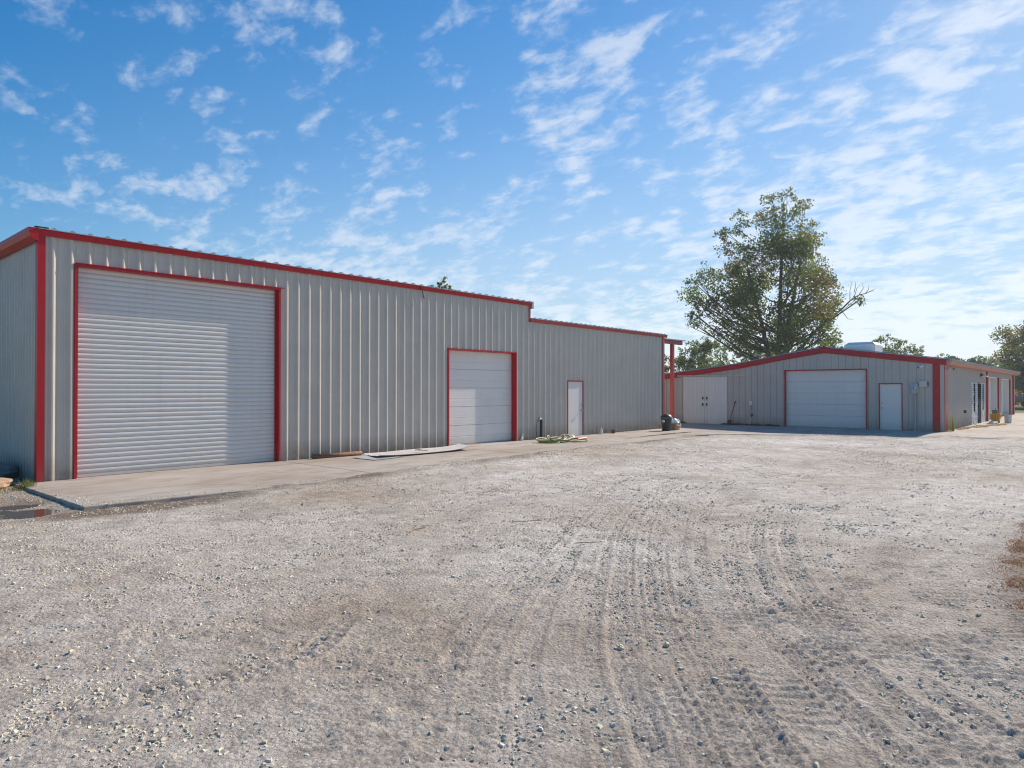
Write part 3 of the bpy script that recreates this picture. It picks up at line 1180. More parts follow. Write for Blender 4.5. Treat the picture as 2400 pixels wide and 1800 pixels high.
# corner trims
for T_, args in ((LF, (XL - 0.05, XL + 0.14, 0.040, 0.046)),):
    mb = MB(T_)
    mb.box(XL - 0.046, XL + 0.075, 0.040, 0.050, -0.02, 4.61)
    mb.build('corner_trim', M['red'], shed)
mb = MB(LL)
mb.box(15.012, 15.15, 0.034, 0.046, -0.08, 4.495)
mb.build('corner_trim', M['red'], shed)
mb = MB(LF)
mb.box(XR - 0.11, XR + 0.046, 0.040, 0.050, -0.01, 4.05)
mb.build('corner_trim', M['red_w'], shed)
mb = MB(LR)
mb.box(15.016, 15.2, 0.034, 0.046, -0.01, 4.0)
mb.build('corner_trim', M['red_w'], shed)
roll_door(shed, LF, *D1, 0.115, M['door_r'], M['red'], shade_lip=0.020)
sectional_door(shed, LF, *D2, 0.17, M['door'], M['red'])
man_door(shed, LF, *DM, 0.005, M['door'], M['red'], 21.12)
# black service pipe with a cable loop, sealant blobs
mb = MB()
mb.tube([(18.63, 14.985, -0.01), (18.63, 14.98, 0.62), (18.60, 14.99, 0.69), (18.56, 15.02, 0.72)], 0.045, 8)
mb.build('service_pipe', M['dark'], shed)
mb = MB()
mb.tube([(18.60, 14.96, 0.70), (18.48, 14.95, 0.69), (18.36, 14.95, 0.60), (18.31, 14.95, 0.40), (18.33, 14.95, 0.15), (18.42, 14.93, 0.02)], 0.010, 6)
mb.build('cable', M['dark'], shed)
mb = MB()
mb.tube([(13.05, 14.96, 4.72), (13.10, 14.95, 4.60), (13.17, 14.965, 4.42), (13.20, 14.97, 4.37)], 0.014, 6)
mb.build('cable', M['dark'], shed)
for x, z, r in ((17.62, 0.10, 0.075), (17.66, 0.19, 0.04)):
    mb = MB()
    mb.lathe([(0.01, -0.02), (r * 0.9, 0.0), (r, 0.04), (r * 0.6, 0.10), (0.01, 0.13)], 9, (x, 15.02, z - 0.08), 1, 0.5)
    mb.build('sealant_blob', M['foam'], shed, True)
# canopy off the right end
mb = MB()
mb.box(27.50, 29.80, 15.33, 15.45, 3.85, 4.02)
mb.build('canopy_beam', M['red_w'], shed)
CP = frame((0, 15.33), (1, 0), (0, -1))
roof_sheets(shed, CP, 27.48, 30.0, 0.10, -4.2, 4.04, 4.10, M['roof'])
mb = MB()
mb.box(28.80, 28.97, 15.32, 15.46, -0.005, 3.848)
mb.build('canopy_post', M['red_w'], shed)
mb = MB()
mb.box(29.55, 29.72, 19.2, 19.34, -0.005, 4.06)
mb.build('canopy_post', M['red_w'], shed)
mb = MB()
mb.tube([(27.42, 15.39, 2.49), (28.82, 15.39, 2.50)], 0.022, 8)
mb.build('canopy_brace', M['foam'], shed)

# ---------- low gabled workshop on the right
shop = thing('metal_workshop', (32.55, 11.0, 0), 'low grey metal workshop with red gable trim and white garage door', 'workshop', world_coords=True)
XG, YR, XE2 = 32.55, 5.15, 60.0
RAKE = [(5.15, 2.98), (9.76, 3.63), (11.48, 3.38), (13.75, 2.99), (16.53, 2.66), (18.6, 2.44)]
ry, rz = [q[0] for q in RAKE], [q[1] for q in RAKE]


def rake(s):
    return float(np.interp(s, ry, rz))


GF = frame((XG, 0), (0, 1), (-1, 0))
GS = frame((0, YR), (1, 0), (0, -1))
GB = frame((XE2, 0), (0, 1), (1, 0))
GL = frame((0, 18.6), (1, 0), (0, 1))
G1 = (8.02, 11.48, 0.0, 2.60)
GM = (6.65, 7.49, 0.0, 1.97)
siding(shop, GF, YR, 18.6, -0.015, lambda s: rake(s) - 0.20, [G1, GM], 'groove', M['siding_r'], breaks=ry[1:-1])
S1, S2, S3 = (46.25, 49.80, 0.0, 2.40), (52.05, 56.0, 0.0, 2.36), (40.0, 44.75, 0.0, 2.08)
siding(shop, GS, XG, XE2, -0.015, lambda s: 2.80, [S1, S2, S3], 'fine', M['siding_r'])
siding(shop, GB, YR, 18.6, -0.05, lambda s: rake(s) - 0.1, [], 'groove', M['siding_r'], breaks=ry[1:-1])
siding(shop, GL, XG, XE2, -0.05, lambda s: 2.4, [], 'fine', M['siding_r'])
# rake trim following the gable, as one bent fascia
mb = MB()
for (y0, z0), (y1, z1) in zip(RAKE, RAKE[1:]):
    pass
fr, bk = XG - 0.085, XG + 0.06
rows = []
for y, z in [(5.02, 2.962)] + RAKE[1:]:
    rows.append([(bk, y, z + 0.004), (fr, y, z), (fr, y, z - 0.235), (fr + 0.05, y, z - 0.25)])
mb.strip(rows)
mb.build('rake_trim', M['red'], shop)
# roof: sheets run down from the ridge on both slopes
ks = int((XE2 - XG + 0.1) / COVER) + 1
for k in range(ks):
    a = XG - 0.06 + k * COVER
    b = min(a + COVER, XE2 + 0.1)
    S, D, inner = profile('rib', a, b)
    cut = [a] + inner + [b]
    for ys in ([(4.80, 2.935), (9.76, 3.642)], [(9.76, 3.642), (11.48, 3.392), (13.75, 3.002), (16.53, 2.672), (18.75, 2.43)]):
        m2 = MB()
        rows = [[(c, y, z + 1.2 * float(np.interp(c, S, D))) for c in cut] for y, z in ys]
        if ys[0][0] < 5:
            rows.insert(0, [(c, 4.80, 2.925) for c in cut])
        m2.strip(rows)
        m2.build('roof_panel', M['roof'], shop)
mb = MB()
mb.section_sweep([(0, 0)], 0, 0) if False else None
mb.strip([[(x, 9.56, 3.655), (x, 9.76, 3.70), (x, 9.96, 3.655)] for x in (XG - 0.05, XE2 + 0.1)])
mb.build('ridge_cap', M['roof'], shop)
# eave box along the side, sun-faded
mb = MB(GS)
mb.section_sweep([(0.025, 2.72), (0.24, 2.74), (0.30, 2.79), (0.33, 2.92), (0.025, 2.925)], XG - 0.075, XE2 + 0.15)
mb.build('eave_trim', M['red_f'], shop)
# corner and bay posts
mb = MB(GF)
mb.box(YR + 0.10, YR + 0.36, 0.010, 0.030, -0.01, 2.80)
mb.build('corner_trim', M['red'], shop)
mb = MB(GF)
mb.box(YR - 0.030, YR + 0.098, 0.004, 0.022, -0.01, 2.80)
mb.build('corner_board', M['siding_r'], shop)
mb = MB(GS)
mb.box(XG + 0.16, XG + 0.75, 0.026, 0.046, -0.01, 2.72)
mb.build('corner_trim', M['red'], shop)
for x in (45.40, 58.70):
    mb = MB(GS)
    mb.box(x - 0.24, x + 0.24, 0.024, 0.10, -0.01, 2.735)
    mb.build('bay_trim', M['red'], shop)
sectional_door(shop, GF, *G1, 0.10, M['door'], M['red'], split=0.48)
man_door(shop, GF, *GM, 0.03, M['door'], M['red'], 7.40)
for a, b, z0, z1 in (S1, S2):
    d = sectional_door(shop, GS, a, b, z0, z1, 0.24, M['door'], M['door'], n=4, pencil=False, face=0.05)
    mb = MB(GS)
    mb.box(b + 0.052, b + 0.17, 0.024, 0.13, 0.0, z1 + 0.05)
    mb.build('door_jamb', M['red'], d)
# stone-faced entry with dark door and two slit windows
mb = MB(GS)
a, b, z0, z1 = S3
mb.box(a + 0.001, b - 0.001, -0.20, -0.02, -0.01, z1 + 0.03)
entry = mb.build('entry_wall', M['mortar'], shop)
mb = MB(GS)
z = 0.0
rs = random.Random(5)
row = 0
while z < z1 - 0.02:
    h = 0.105
    s = a + 0.004 - (0.2 if row % 2 else 0)
    while s < b:
        w = rs.uniform(0.30, 0.46)
        q0, q1 = max(a + 0.004, s), min(b - 0.004, s + w - 0.02)
        blocked = False
        for h0, h1, hz in ((42.1, 42.95, -1), (40.75, 40.97, 0.66), (43.75, 43.97, 0.66)):
            if q1 > h0 and q0 < h1 and z + h > hz:
                if q0 < h0 - 0.05:
                    q1 = h0
                elif q1 > h1 + 0.05:
                    q0 = h1
                else:
                    blocked = True
        if not blocked and q1 - q0 > 0.05:
            mb.box(q0, q1, -0.02, 0.012 + rs.uniform(0, 0.02), z + 0.006, min(z + h - 0.012, z1))
        s += w
    z += h
    row += 1
tag(mb.build('stone_facing', M['stonew'], entry), kind='stuff')
mb = MB(GS)
mb.box(42.1, 42.95, -0.02, 0.055, 0.0, 2.02)
d = mb.build('entry_door', M['matte'], entry)
for s in (40.75, 43.75):
    mb = MB(GS)
    mb.box(s, s + 0.22, -0.02, 0.045, 0.66, 2.02)
    mb.build('slit_window', M['matte'], entry)
# sliding double doors and their rail
for k, (a, b) in enumerate(((14.31, 15.49), (15.50, 16.68))):
    mb = MB(GF)
    n = 24
    rows = [[], []]
    s = a
    xs = []
    while s < b - 0.02:
        xs += [(s, 0.045), (s + 0.006, 0.036), (s + 0.016, 0.036), (s + 0.022, 0.045)]
        s += 0.147
    xs.append((b, 0.045))
    mb.strip([[(q, d, z) for q, d in xs] for z in (0.005, 2.38)])
    mb.box(a, b, 0.015, 0.034, 0.005, 2.38)
    dd = mb.build('sliding_door', M['door'], shop)
    hs = b - 0.10 if k == 0 else a + 0.10
    for zz in (0.98, 1.30):
        m2 = MB(GF)
        m2.box(hs - 0.03, hs + 0.03, 0.046, 0.085, zz - 0.07, zz + 0.06)
        m2.build('handle', M['dark'], dd)
mb = MB(GF)
mb.box(13.2, 17.0, 0.03, 0.09, 2.41, 2.46)
mb.build('door_rail', M['foam'], shop)


# ------------------------------------------------------------------ things fixed to the workshop
def at_gable(name, y, z, label, cat, group=None):
    return thing(name, (XG - 0.002, y, z), label, cat, group)


t = thing('electric_meter', (XG - 0.004, 6.16, 0.0), 'grey electric meter on a conduit beside the workshop door', 'meter')
mb = MB()
mb.bbox(-0.14, 0, -0.135, 0.135, 1.56, 1.99, 0.012)
mb.build('meter_box', M['greybox'], t)
mb = MB()
mb.tube([(-0.14, 0, 1.80), (-0.17, 0, 1.80), (-0.21, 0, 1.80), (-0.235, 0, 1.80)], [0.095, 0.095, 0.085, 0.05], 16)
dial = mb.build('dial_glass', M['glass'], t, True)
mb = MB()
mb.tube([(-0.232, 0, 1.80), (-0.240, 0, 1.80)], 0.035, 10)
mb.build('dial_face', M['dark'], dial)
mb = MB()
mb.tube([(-0.06, -0.02, -0.01), (-0.06, -0.02, 1.57)], 0.034, 10)
mb.build('conduit', M['greybox'], t)
mb = MB()
mb.tube([(-0.05, -0.10, 1.57), (-0.04, -0.16, 1.0), (-0.05, -0.12, 0.5), (-0.05, -0.05, 0.05)], 0.009, 6)
mb.build('ground_wire', M['greybox'], t)

t = thing('junction_box', (XG - 0.004, 5.84, 1.83), 'pale square junction box on the wall near the red corner', 'utility box')
mb = MB()
mb.bbox(-0.10, 0, -0.15, 0.15, 0, 0.26, 0.01)
mb.build('box_body', M['greybox'], t)
mb = MB()
mb.box(-0.112, -0.1005, -0.14, 0.14, 0.01, 0.25)
mb.build('cover_plate', M['foam'], t)
mb = MB()
mb.box(-0.09, -0.03, -0.185, -0.15, 0.05, 0.22)
mb.build('latch', M['dark'], t)


def sec_camera(loc, label, ax):
    t = thing('security_camera', loc, label, 'camera', 'security cameras at the workshop corner', ax)
    mb = MB()
    mb.tube([(0, 0, 0), (-0.06, 0, 0.01)], 0.05, 10)
    mb.build('mount', M['white'], t)
    mb = MB()
    mb.tube([(-0.05, -0.04, 0.03), (-0.10, 0.02, 0.015), (-0.20, 0.10, -0.03)], 0.045, 10)
    mb.build('housing', M['white'], t, False)
    mb = MB()
    mb.tube([(-0.199, 0.10, -0.031), (-0.207, 0.106, -0.034)], 0.040, 10)
    mb.build('lens', M['dark'], t)


sec_camera((XG - 0.004, 5.88, 2.68), 'white bullet camera on the gable wall above the junction box', 0)
sec_camera((33.62, YR - 0.03, 2.62), 'white bullet camera under the eave just round the corner', R(90))

t = thing('wall_light', (43.1, YR - 0.03, 2.46), 'white flood light above the stone-faced entry', 'light')
mb = MB()
mb.bbox(-0.22, 0.22, -0.10, 0, -0.04, 0.10, 0.01)
mb.build('light_body', M['dark'], t)
mb = MB()
mb.bbox(-0.30, 0.30, -0.30, -0.06, -0.07, -0.01, 0.02)
mb.build('light_lens', M['lens'], t)

t = thing('outlet_box', (XG - 0.004, 13.12, 0.98), 'white outlet box with hanging cables left of the garage door', 'outlet box')
mb = MB()
mb.bbox(-0.09, 0, -0.07, 0.07, 0, 0.20, 0.01)
mb.build('box_body', M['white'], t)
mb = MB()
mb.tube([(-0.04, 0.02, 0.0), (-0.07, 0.0, -0.2), (-0.06, 0.07, -0.35), (-0.08, 0.03, -0.48)], 0.012, 6)
mb.tube([(-0.04, -0.03, 0.0), (-0.08, -0.10, -0.25), (-0.07, -0.13, -0.45)], 0.010, 6)
mb.build('cable', M['greybox'], t)

t = thing('water_tap', (XG - 0.004, 13.06, 0.47), 'dark water tap with a white hose hanging on the workshop wall', 'tap')
mb = MB()
mb.tube([(0, 0, 0), (-0.12, 0, 0.0), (-0.15, 0, -0.06)], 0.028, 8)
mb.tube([(-0.07, -0.07, 0.07), (-0.07, 0.07, 0.07)], 0.022, 8)
mb.tube([(-0.07, 0, 0.0), (-0.07, 0, 0.07)], 0.015, 6)
mb.build('tap_body', M['dark'], t)
mb = MB()
mb.tube([(-0.15, 0, -0.05), (-0.15, 0.05, -0.2), (-0.13, 0.11, -0.36), (-0.11, 0.14, -0.47)], 0.016, 6)
mb.build('hose', M['white'], t)

t = thing('shovel', (XG - 0.30, 14.08, 0.0), 'long-handled shovel leaning on the wall beside the white doors', 'shovel')
mb = MB()
mb.tube([(0.0, 0, 0.18), (0.20, -0.18, 1.06)], 0.016, 8)
mb.build('shaft', M['dark'], t)
mb = MB()
mb.tube([(0.198, -0.178, 1.05), (0.225, -0.20, 1.16)], 0.026, 8)
mb.build('grip', M['dark'], t)
mb = MB()
mb.strip([[(-0.03 + 0.02 * abs(u), u * w, z) for u in (-1, -0.5, 0, 0.5, 1)] for z, w in ((0.0, 0.03), (0.05, 0.09), (0.14, 0.11), (0.23, 0.10), (0.25, 0.05))])
mb.strip([[(-0.022 + 0.02 * abs(u), u * w, z) for u in (-1, -0.5, 0, 0.5, 1)] for z, w in ((0.0, 0.03), (0.05, 0.09), (0.14, 0.11), (0.23, 0.10), (0.25, 0.05))])
mb.build('blade', M['dark'], t)

# roof unit
t = thing('rooftop_cooler', (36.0, 9.15, 3.55), 'white box-shaped cooler unit on the workshop roof behind the ridge', 'cooler')
mb = MB()
mb.poly_prism([(-0.3, -0.75), (1.1, -0.75), (1.1, 0.62), (-0.3, 0.62)], -0.1, 0.34)
a = [mb.p(x, y, 0.34) for x, y in ((-0.3, -0.75), (1.1, -0.75), (1.1, 0.62), (-0.3, 0.62))]
b = [mb.p(x, y, 0.47) for x, y in ((-0.12, -0.60), (0.92, -0.60), (0.92, 0.45), (-0.12, 0.45))]
for j in range(4):
    mb.f.append((a[j], a[(j + 1) % 4], b[(j + 1) % 4], b[j]))
mb.f.append(tuple(b))
mb.build('casing', M['white'], t)
mb = MB()
for k in range(5):
    mb.box(-0.315, -0.301, -0.6, 0.5, 0.0 + k * 0.06, 0.035 + k * 0.06)
mb.build('louvre', M['white'], t)

# wall hydrant / hose tap on the sunny side, trailing hose
t = thing('hose_tap', (37.66, YR - 0.02, 0.72), 'dark round tap with a thin hose on the ribbed side wall', 'tap')
mb = MB()
mb.tube([(0, 0, 0), (0, -0.10, 0)], [0.09, 0.075], 12)
mb.build('tap_body', M['dark'], t)
mb = MB()
mb.tube([(0.05, -0.08, -0.05), (0.6, -0.12, -0.28), (1.2, -0.16, -0.55), (1.6, -0.30, -0.70), (2.2, -0.5, -0.705)], 0.018, 6)
mb.build('hose', M['greybox'], t)

# mop bucket and jug
t = thing('mop_bucket', (43.2, 4.50, 0.0), 'yellow mop bucket on wheels standing by the workshop side wall', 'bucket')
mb = MB()
for z0, z1, k0, k1 in ((0.09, 0.50, 0.78, 1.0),):
    lo = [(-0.32 * k0, -0.20 * k0), (0.32 * k0, -0.20 * k0), (0.32 * k0, 0.20 * k0), (-0.32 * k0, 0.20 * k0)]
    hi = [(-0.36, -0.23), (0.36, -0.23), (0.36, 0.23), (-0.36, 0.23)]
    A = [mb.p(x, y, z0) for x, y in lo]
    B_ = [mb.p(x, y, z1) for x, y in hi]
    Ci = [mb.p(x * 0.93, y * 0.9, z1) for x, y in hi]
    Di = [mb.p(x * 0.90, y * 0.88, z0 + 0.05) for x, y in lo]
    mb.f.append(tuple(reversed(A)))
    for P, Q in ((A, B_), (B_, Ci), (Ci, Di)):
        for j in range(4):
            mb.f.append((P[j], P[(j + 1) % 4], Q[(j + 1) % 4], Q[j]))
    mb.f.append(tuple(Di))
mb.build('tub', M['yellow'], t)
mb = MB()
mb.box(-0.38, -0.16, -0.12, 0.12, 0.503, 0.70)
mb.tube([(-0.15, 0, 0.78), (-0.02, 0, 0.62), (0.10, 0, 0.56)], 0.025, 6)
mb.build('wringer', M['tarp'], t)
for x in (-0.22, 0.22):
    for y in (-0.13, 0.13):
        mb = MB()
        mb.tube([(x, y - 0.02, 0.045), (x, y + 0.02, 0.045)], 0.044, 10)
        mb.build('wheel', M['dark'], t)
mb = MB()
mb.tube([(0.34, -0.2, 0.48), (0.42, -0.1, 0.60), (0.42, 0.1, 0.60), (0.34, 0.2, 0.48)], 0.012, 6)
mb.build('handle', M['steel'], t)
t = thing('plastic_tub', (43.6, 4.02, 0.0), 'translucent white plastic tub beside the yellow mop bucket', 'tub')
mb = MB()
mb.lathe([(0.02, 0), (0.14, 0.0), (0.15, 0.03), (0.17, 0.38), (0.185, 0.40), (0.185, 0.42), (0.16, 0.42), (0.14, 0.06), (0.02, 0.05)], 20)
mb.build('tub_wall', M['white'], t, True)
t = thing('white_rag', (42.2, 4.55, 0.0), 'crumpled white rag on the ground left of the mop bucket', 'rag')
mb = MB()
mb.lathe([(0.02, -0.005), (0.20, 0.0), (0.22, 0.05), (0.12, 0.13), (0.02, 0.15)], 9, (0, 0, 0), 1.2, 0.7)
mb.build('cloth', M['bag'], t)

# ------------------------------------------------------------------ litter along the long shed
t = thing('waste_bin', (25.85, 14.05, 0.0), 'black waste bin with a domed lid at the shed corner', 'bin')
mb = MB()
mb.lathe([(0.02, 0.0), (0.175, 0.0), (0.185, 0.02), (0.225, 0.50), (0.24, 0.505), (0.24, 0.535), (0.21, 0.535)], 22)
mb.build('barrel', M['dark'], t, True)
mb = MB()
mb.lathe([(0.243, 0.536), (0.250, 0.545), (0.250, 0.572), (0.22, 0.62), (0.15, 0.68), (0.06, 0.705), (0.01, 0.71)], 22)
lid = mb.build('lid', M['dark'], t, True)
mb = MB()
mb.lathe([(0.246, 0.535), (0.256, 0.540), (0.256, 0.552), (0.246, 0.556)], 22)
mb.build('lid_rim', M['greybox'], lid, True)
mb = MB()
mb.box(-0.246, -0.222, -0.05, 0.05, 0.36, 0.46)
mb.build('sticker', M['white'], t)

t = thing('cardboard_box', (26.63, 14.12, 0.0), 'brown cardboard box beside the black bin', 'box')
mb = MB()
mb.box(-0.2, 0.2, -0.17, 0.17, 0.002, 0.26)
mb.build('carton', M['card'], t)
mb = MB()
mb.strip([[(-0.2, -0.171, 0.26), (0.2, -0.171, 0.26)], [(-0.19, -0.27, 0.20), (0.21, -0.26, 0.19)]])
mb.build('flap', M['card'], t)


def blob(mb, c, rx, ry, rz, n=14, m=9, amp=0.18, seed=1):
    rnd = random.Random(seed)
    ph = [rnd.uniform(0, 6.28) for _ in range(8)]
    prev = None
    for i in range(m + 1):
        th = math.pi * i / m
        ring = []
        for j in range(n):
            an = 2 * math.pi * j / n
            k = 1 + amp * (math.sin(3 * an + ph[0] + 2 * th) * 0.5 + math.sin(5 * an - 3 * th + ph[1]) * 0.35 + math.sin(7 * th + ph[2] + an) * 0.3)
            ring.append(mb.p(c[0] + rx * k * math.sin(th) * math.cos(an), c[1] + ry * k * math.sin(th) * math.sin(an), c[2] + rz * k * math.cos(th)))
        if prev:
            for j in range(n):
                mb.f.append((prev[j], prev[(j + 1) % n], ring[(j + 1) % n], ring[j]))
        prev = ring
    return mb


t = thing('plastic_bag', (26.63, 14.10, 0.26), 'crumpled white plastic bag on top of the cardboard box', 'bag')
mb = MB()
blob(mb, (0, 0, 0.10), 0.23, 0.20, 0.13, 16, 10, 0.25, 3)
mb.build('bag_body', M['bag'], t)
mb = MB()
mb.strip([[(0.12, -0.19, 0.10), (0.22, -0.15, 0.10)], [(0.15, -0.22, -0.06), (0.25, -0.18, -0.05)], [(0.17, -0.22, -0.19), (0.24, -0.20, -0.20)]])
mb.build('bag_flap', M['bag'], t)

# bent sheet panel and the one beneath it
t = thing('loose_sheet_panel', (12.4, 14.15, 0.0), 'long curled white sheet-metal panel lying on the concrete', 'panel')
mb = MB()
L_, W_ = 3.35, 0.92
for lift in (0.0, 0.006):
    rows = []
    for i in range(25):
        u = i / 24 - 0.5
        bow = 0.02 + 0.85 * max(0, u - 0.22) ** 2 * 1.3 + 0.35 * max(0, -u - 0.25) ** 2
        r = []
        for j in range(11):
            v = j / 10 - 0.5
            edge = 0.03 * (abs(v) * 2) ** 6 + (0.010 if j in (3, 7) else 0)
            skew = 0.18 * v
            r.append((u * L_ + skew, v * W_ * (1 - 0.25 * max(0, u - 0.3) * 4), bow + edge + lift + 0.012 * math.sin(5 * u + 3 * v)))
        rows.append(r)
    mb.strip(rows)
mb.build('sheet', M['door'], t, True)
t.rotation_euler = (0, 0, R(-1))
t = thing('small_sheet_panel', (10.75, 13.95, 0.0), 'short grey-green sheet sticking out under the curled white panel', 'panel')
mb = MB()
for lift in (0.0, 0.005):
    mb.strip([[(u * 0.95, v * 0.9 + 0.1 * u, 0.010 + lift + 0.05 * max(0, v - 0.2)) for v in (-0.5, -0.2, 0, 0.2, 0.5)] for u in (-0.5, -0.25, 0, 0.25, 0.5)])
mb.build('sheet', M['greybox'], t)
t = thing('bent_bracket', (12.3, 14.15, 0.055), 'small bent bracket lying on the curled white panel', 'bracket')
mb = MB()
mb.tube([(-0.1, 0.05, 0.03), (0, 0, 0.04), (0.05, -0.06, 0.02), (0.22, -0.10, 0.015)], 0.014, 6)
mb.tube([(-0.02, -0.02, 0.02), (0.06, 0.06, 0.035)], 0.016, 6)
mb.build('bracket_bar', M['wood'], t)

t = thing('rusty_pipe', (10.2, 14.88, 0.0), 'rusty steel pipe lying along the foot of the shed wall', 'pipe')
mb = MB()
mb.tube([(-0.72, 0.02, 0.055), (0.72, -0.02, 0.055)], 0.055, 12)
mb.build('pipe_wall', M['rust'], t, True)

# hoses heaped by the door
t = thing('hose_heap', (18.05, 13.75, 0.0), 'tangled heap of green and tan hoses on the concrete', 'hose')
rnd = random.Random(12)
for mat, nn, rr, z0 in (('hose_g', 5, 0.62, 0.02), ('hose_y', 6, 0.45, 0.05), ('hose_o', 2, 0.45, 0.04)):
    for k in range(nn):
        mb = MB()
        cx, cyy = rnd.uniform(-0.30, 0.35), rnd.uniform(-0.25, 0.2)
        r0 = rr * rnd.uniform(0.55, 1.1)
        a0, a1 = rnd.uniform(0, 6.28), rnd.uniform(3.5, 7.5)
        path = []
        for i in range(22):
            an = a0 + a1 * i / 21
            hump = (0.16 if mat == 'hose_y' and k < 2 else 0.05) * max(0, math.sin(i * 0.5 + k))
            path.append((cx + r0 * 1.35 * math.cos(an) * (1 + 0.1 * math.sin(3 * an)), cyy + r0 * 0.75 * math.sin(an), z0 + k * 0.008 + hump))
        mb.tube(path, 0.021, 6)
        mb.build('hose_coil', M[mat], t, True)
t = thing('white_tube', (18.70, 13.85, 0.0), 'short white plastic tube lying on the hose heap', 'tube')
mb = MB()
mb.tube([(-0.24, 0.06, 0.10), (0.24, -0.06, 0.10)], 0.055, 12)
mb.build('tube_wall', M['white'], t, True)
t = thing('red_container', (18.62, 13.30, 0.0), 'pinkish red plastic container beside the hose heap', 'container')
mb = MB()
mb.bbox(-0.26, 0.26, -0.10, 0.10, 0.0, 0.13, 0.02)
mb.build('container_body', M['pinkred'], t)
mb = MB()
mb.tube([(0.26, 0, 0.09), (0.31, 0, 0.09)], 0.035, 10)
mb.build('cap', M['white'], t)

t = thing('small_bottle', (22.2, 14.86, 0.0), 'small clear plastic bottle standing against the shed wall', 'bottle')
mb = MB()
mb.lathe([(0.01, 0), (0.045, 0.0), (0.048, 0.02), (0.048, 0.15), (0.02, 0.21), (0.018, 0.24)], 12)
mb.build('bottle_body', M['white'], t, True)
mb = MB()
mb.lathe([(0.021, 0.238), (0.021, 0.262), (0.01, 0.264)], 10)
mb.build('cap', M['white'], t)
t = thing('brown_pot', (22.95, 14.80, 0.0), 'small brown pot on the concrete right of the bottle', 'pot')
mb = MB()
mb.lathe([(0.01, 0), (0.065, 0.0), (0.085, 0.13), (0.095, 0.13), (0.095, 0.155), (0.075, 0.155), (0.06, 0.03), (0.01, 0.03)], 14)
mb.build('pot_wall', M['brown'], t, True)

# sacks at the left corner
t = thing('tan_sack', (2.85, 15.15, -0.07), 'crumpled tan sack lying by the shadowed end wall', 'sack')
mb = MB()
blob(mb, (0, 0, 0.09), 0.55, 0.34, 0.14, 20, 12, 0.14, 8)
mb.build('sack_body', M['sack'], t)
t = thing('grey_tarp', (3.05, 16.5, -0.07), 'grey folded tarp heaped behind the tan sack', 'tarp')
mb = MB()
blob(mb, (0, 0, 0.18), 0.62, 0.75, 0.26, 18, 10, 0.2, 15)
mb.build('tarp_fold', M['tarp'], t)


# ------------------------------------------------------------------ grass, straw, twigs
def blades(name, spots, n, h, w, cols, label, cat, kind, mat='grass', lean=0.6, seed=1, parent=None, zfun=None, soft=False):
    rng = np.random.default_rng(seed)
    per = n // len(spots)
    V, F, Cc = [], [], []
    for (cx, cy, rx, ry_) in spots:
        an = rng.random(per) * 6.283
        rr = np.sqrt(rng.random(per)) if soft is False else np.abs(rng.standard_normal(per)) * 0.6
        x = cx + rx * rr * np.cos(an)
        y = cy + ry_ * rr * np.sin(an)
        z = ground_height(x, y)[0] if zfun is None else zfun(x, y)
        hh = h * (0.4 + 0.8 * rng.random(per)) * np.clip(1.1 - 0.5 * rr, 0.4, 1.1)
        da = rng.random(per) * 6.283
        le = lean * (0.3 + rng.random(per))
        ww = w * (0.6 + 0.8 * rng.random(per))
        dx, dy = np.cos(da), np.sin(da)
        p0 = np.stack([x - dy * ww, y + dx * ww, z - 0.01], 1)
        p1 = np.stack([x + dy * ww, y - dx * ww, z - 0.01], 1)
        m1 = np.stack([x + dx * hh * le * 0.35 + dy * ww * 0.7, y + dy * hh * le * 0.35 - dx * ww * 0.7, z + hh * 0.6], 1)
        m0 = np.stack([x + dx * hh * le * 0.35 - dy * ww * 0.7, y + dy * hh * le * 0.35 + dx * ww * 0.7, z + hh * 0.6], 1)
        V.append(np.stack([p0, p1, m1, m0], 1).reshape(-1, 3))
        tip = np.stack([x + dx * hh * le, y + dy * hh * le, z + hh * (1 - 0.3 * le)], 1)
        V.append(np.stack([m0, m1, tip + 0.001, tip], 1).reshape(-1, 3))
        ci = rng.integers(0, len(cols), per)
        cc = np.array(cols)[ci] * (0.75 + 0.5 * rng.random((per, 1)))
        Cc += [np.repeat(cc, 4, 0), np.repeat(cc, 4, 0)]
    V = np.concatenate(V)
    Cc = np.concatenate(Cc)
    F = np.arange(len(V)).reshape(-1, 4)
    if parent is None:
        cen = np.array([spots[0][0], spots[0][1], 0])
        o = np_mesh(name, V - cen, F, M[mat], None, Cc)
        o.location = cen
    else:
        o = np_mesh(name, V, F, M[mat], parent, Cc)
    return tag(o, label, cat, kind=kind)


GREEN = [(0.10, 0.14, 0.03), (0.15, 0.17, 0.05), (0.20, 0.19, 0.07)]
DRY = [(0.25, 0.095, 0.03), (0.18, 0.07, 0.025), (0.32, 0.15, 0.05)]
flat0 = lambda x, y: np.zeros_like(x)
blades('grass_tuft', [(3.48, 14.6, 0.14, 0.3), (3.60, 15.0, 0.10, 0.3)], 360, 0.20, 0.006, GREEN, 'green grass tuft growing at the foot of the red corner trim', 'grass', None, seed=2)
blades('grass', [(2.9, 14.6, 0.8, 0.5), (2.0, 14.9, 1.0, 0.6)], 900, 0.07, 0.006, [(0.22, 0.19, 0.06), (0.30, 0.22, 0.08)], 'sparse trampled grass by the sacks', 'grass', 'stuff', seed=3)
blades('weeds', [(32.38, y, 0.12, 0.45) for y in (12.1, 12.9, 13.6, 14.2, 16.9, 17.5)], 1500, 0.13, 0.008, [(0.06, 0.08, 0.02), (0.10, 0.10, 0.04)], 'low weeds along the foot of the workshop gable', 'weeds', 'stuff', seed=5, zfun=flat0)
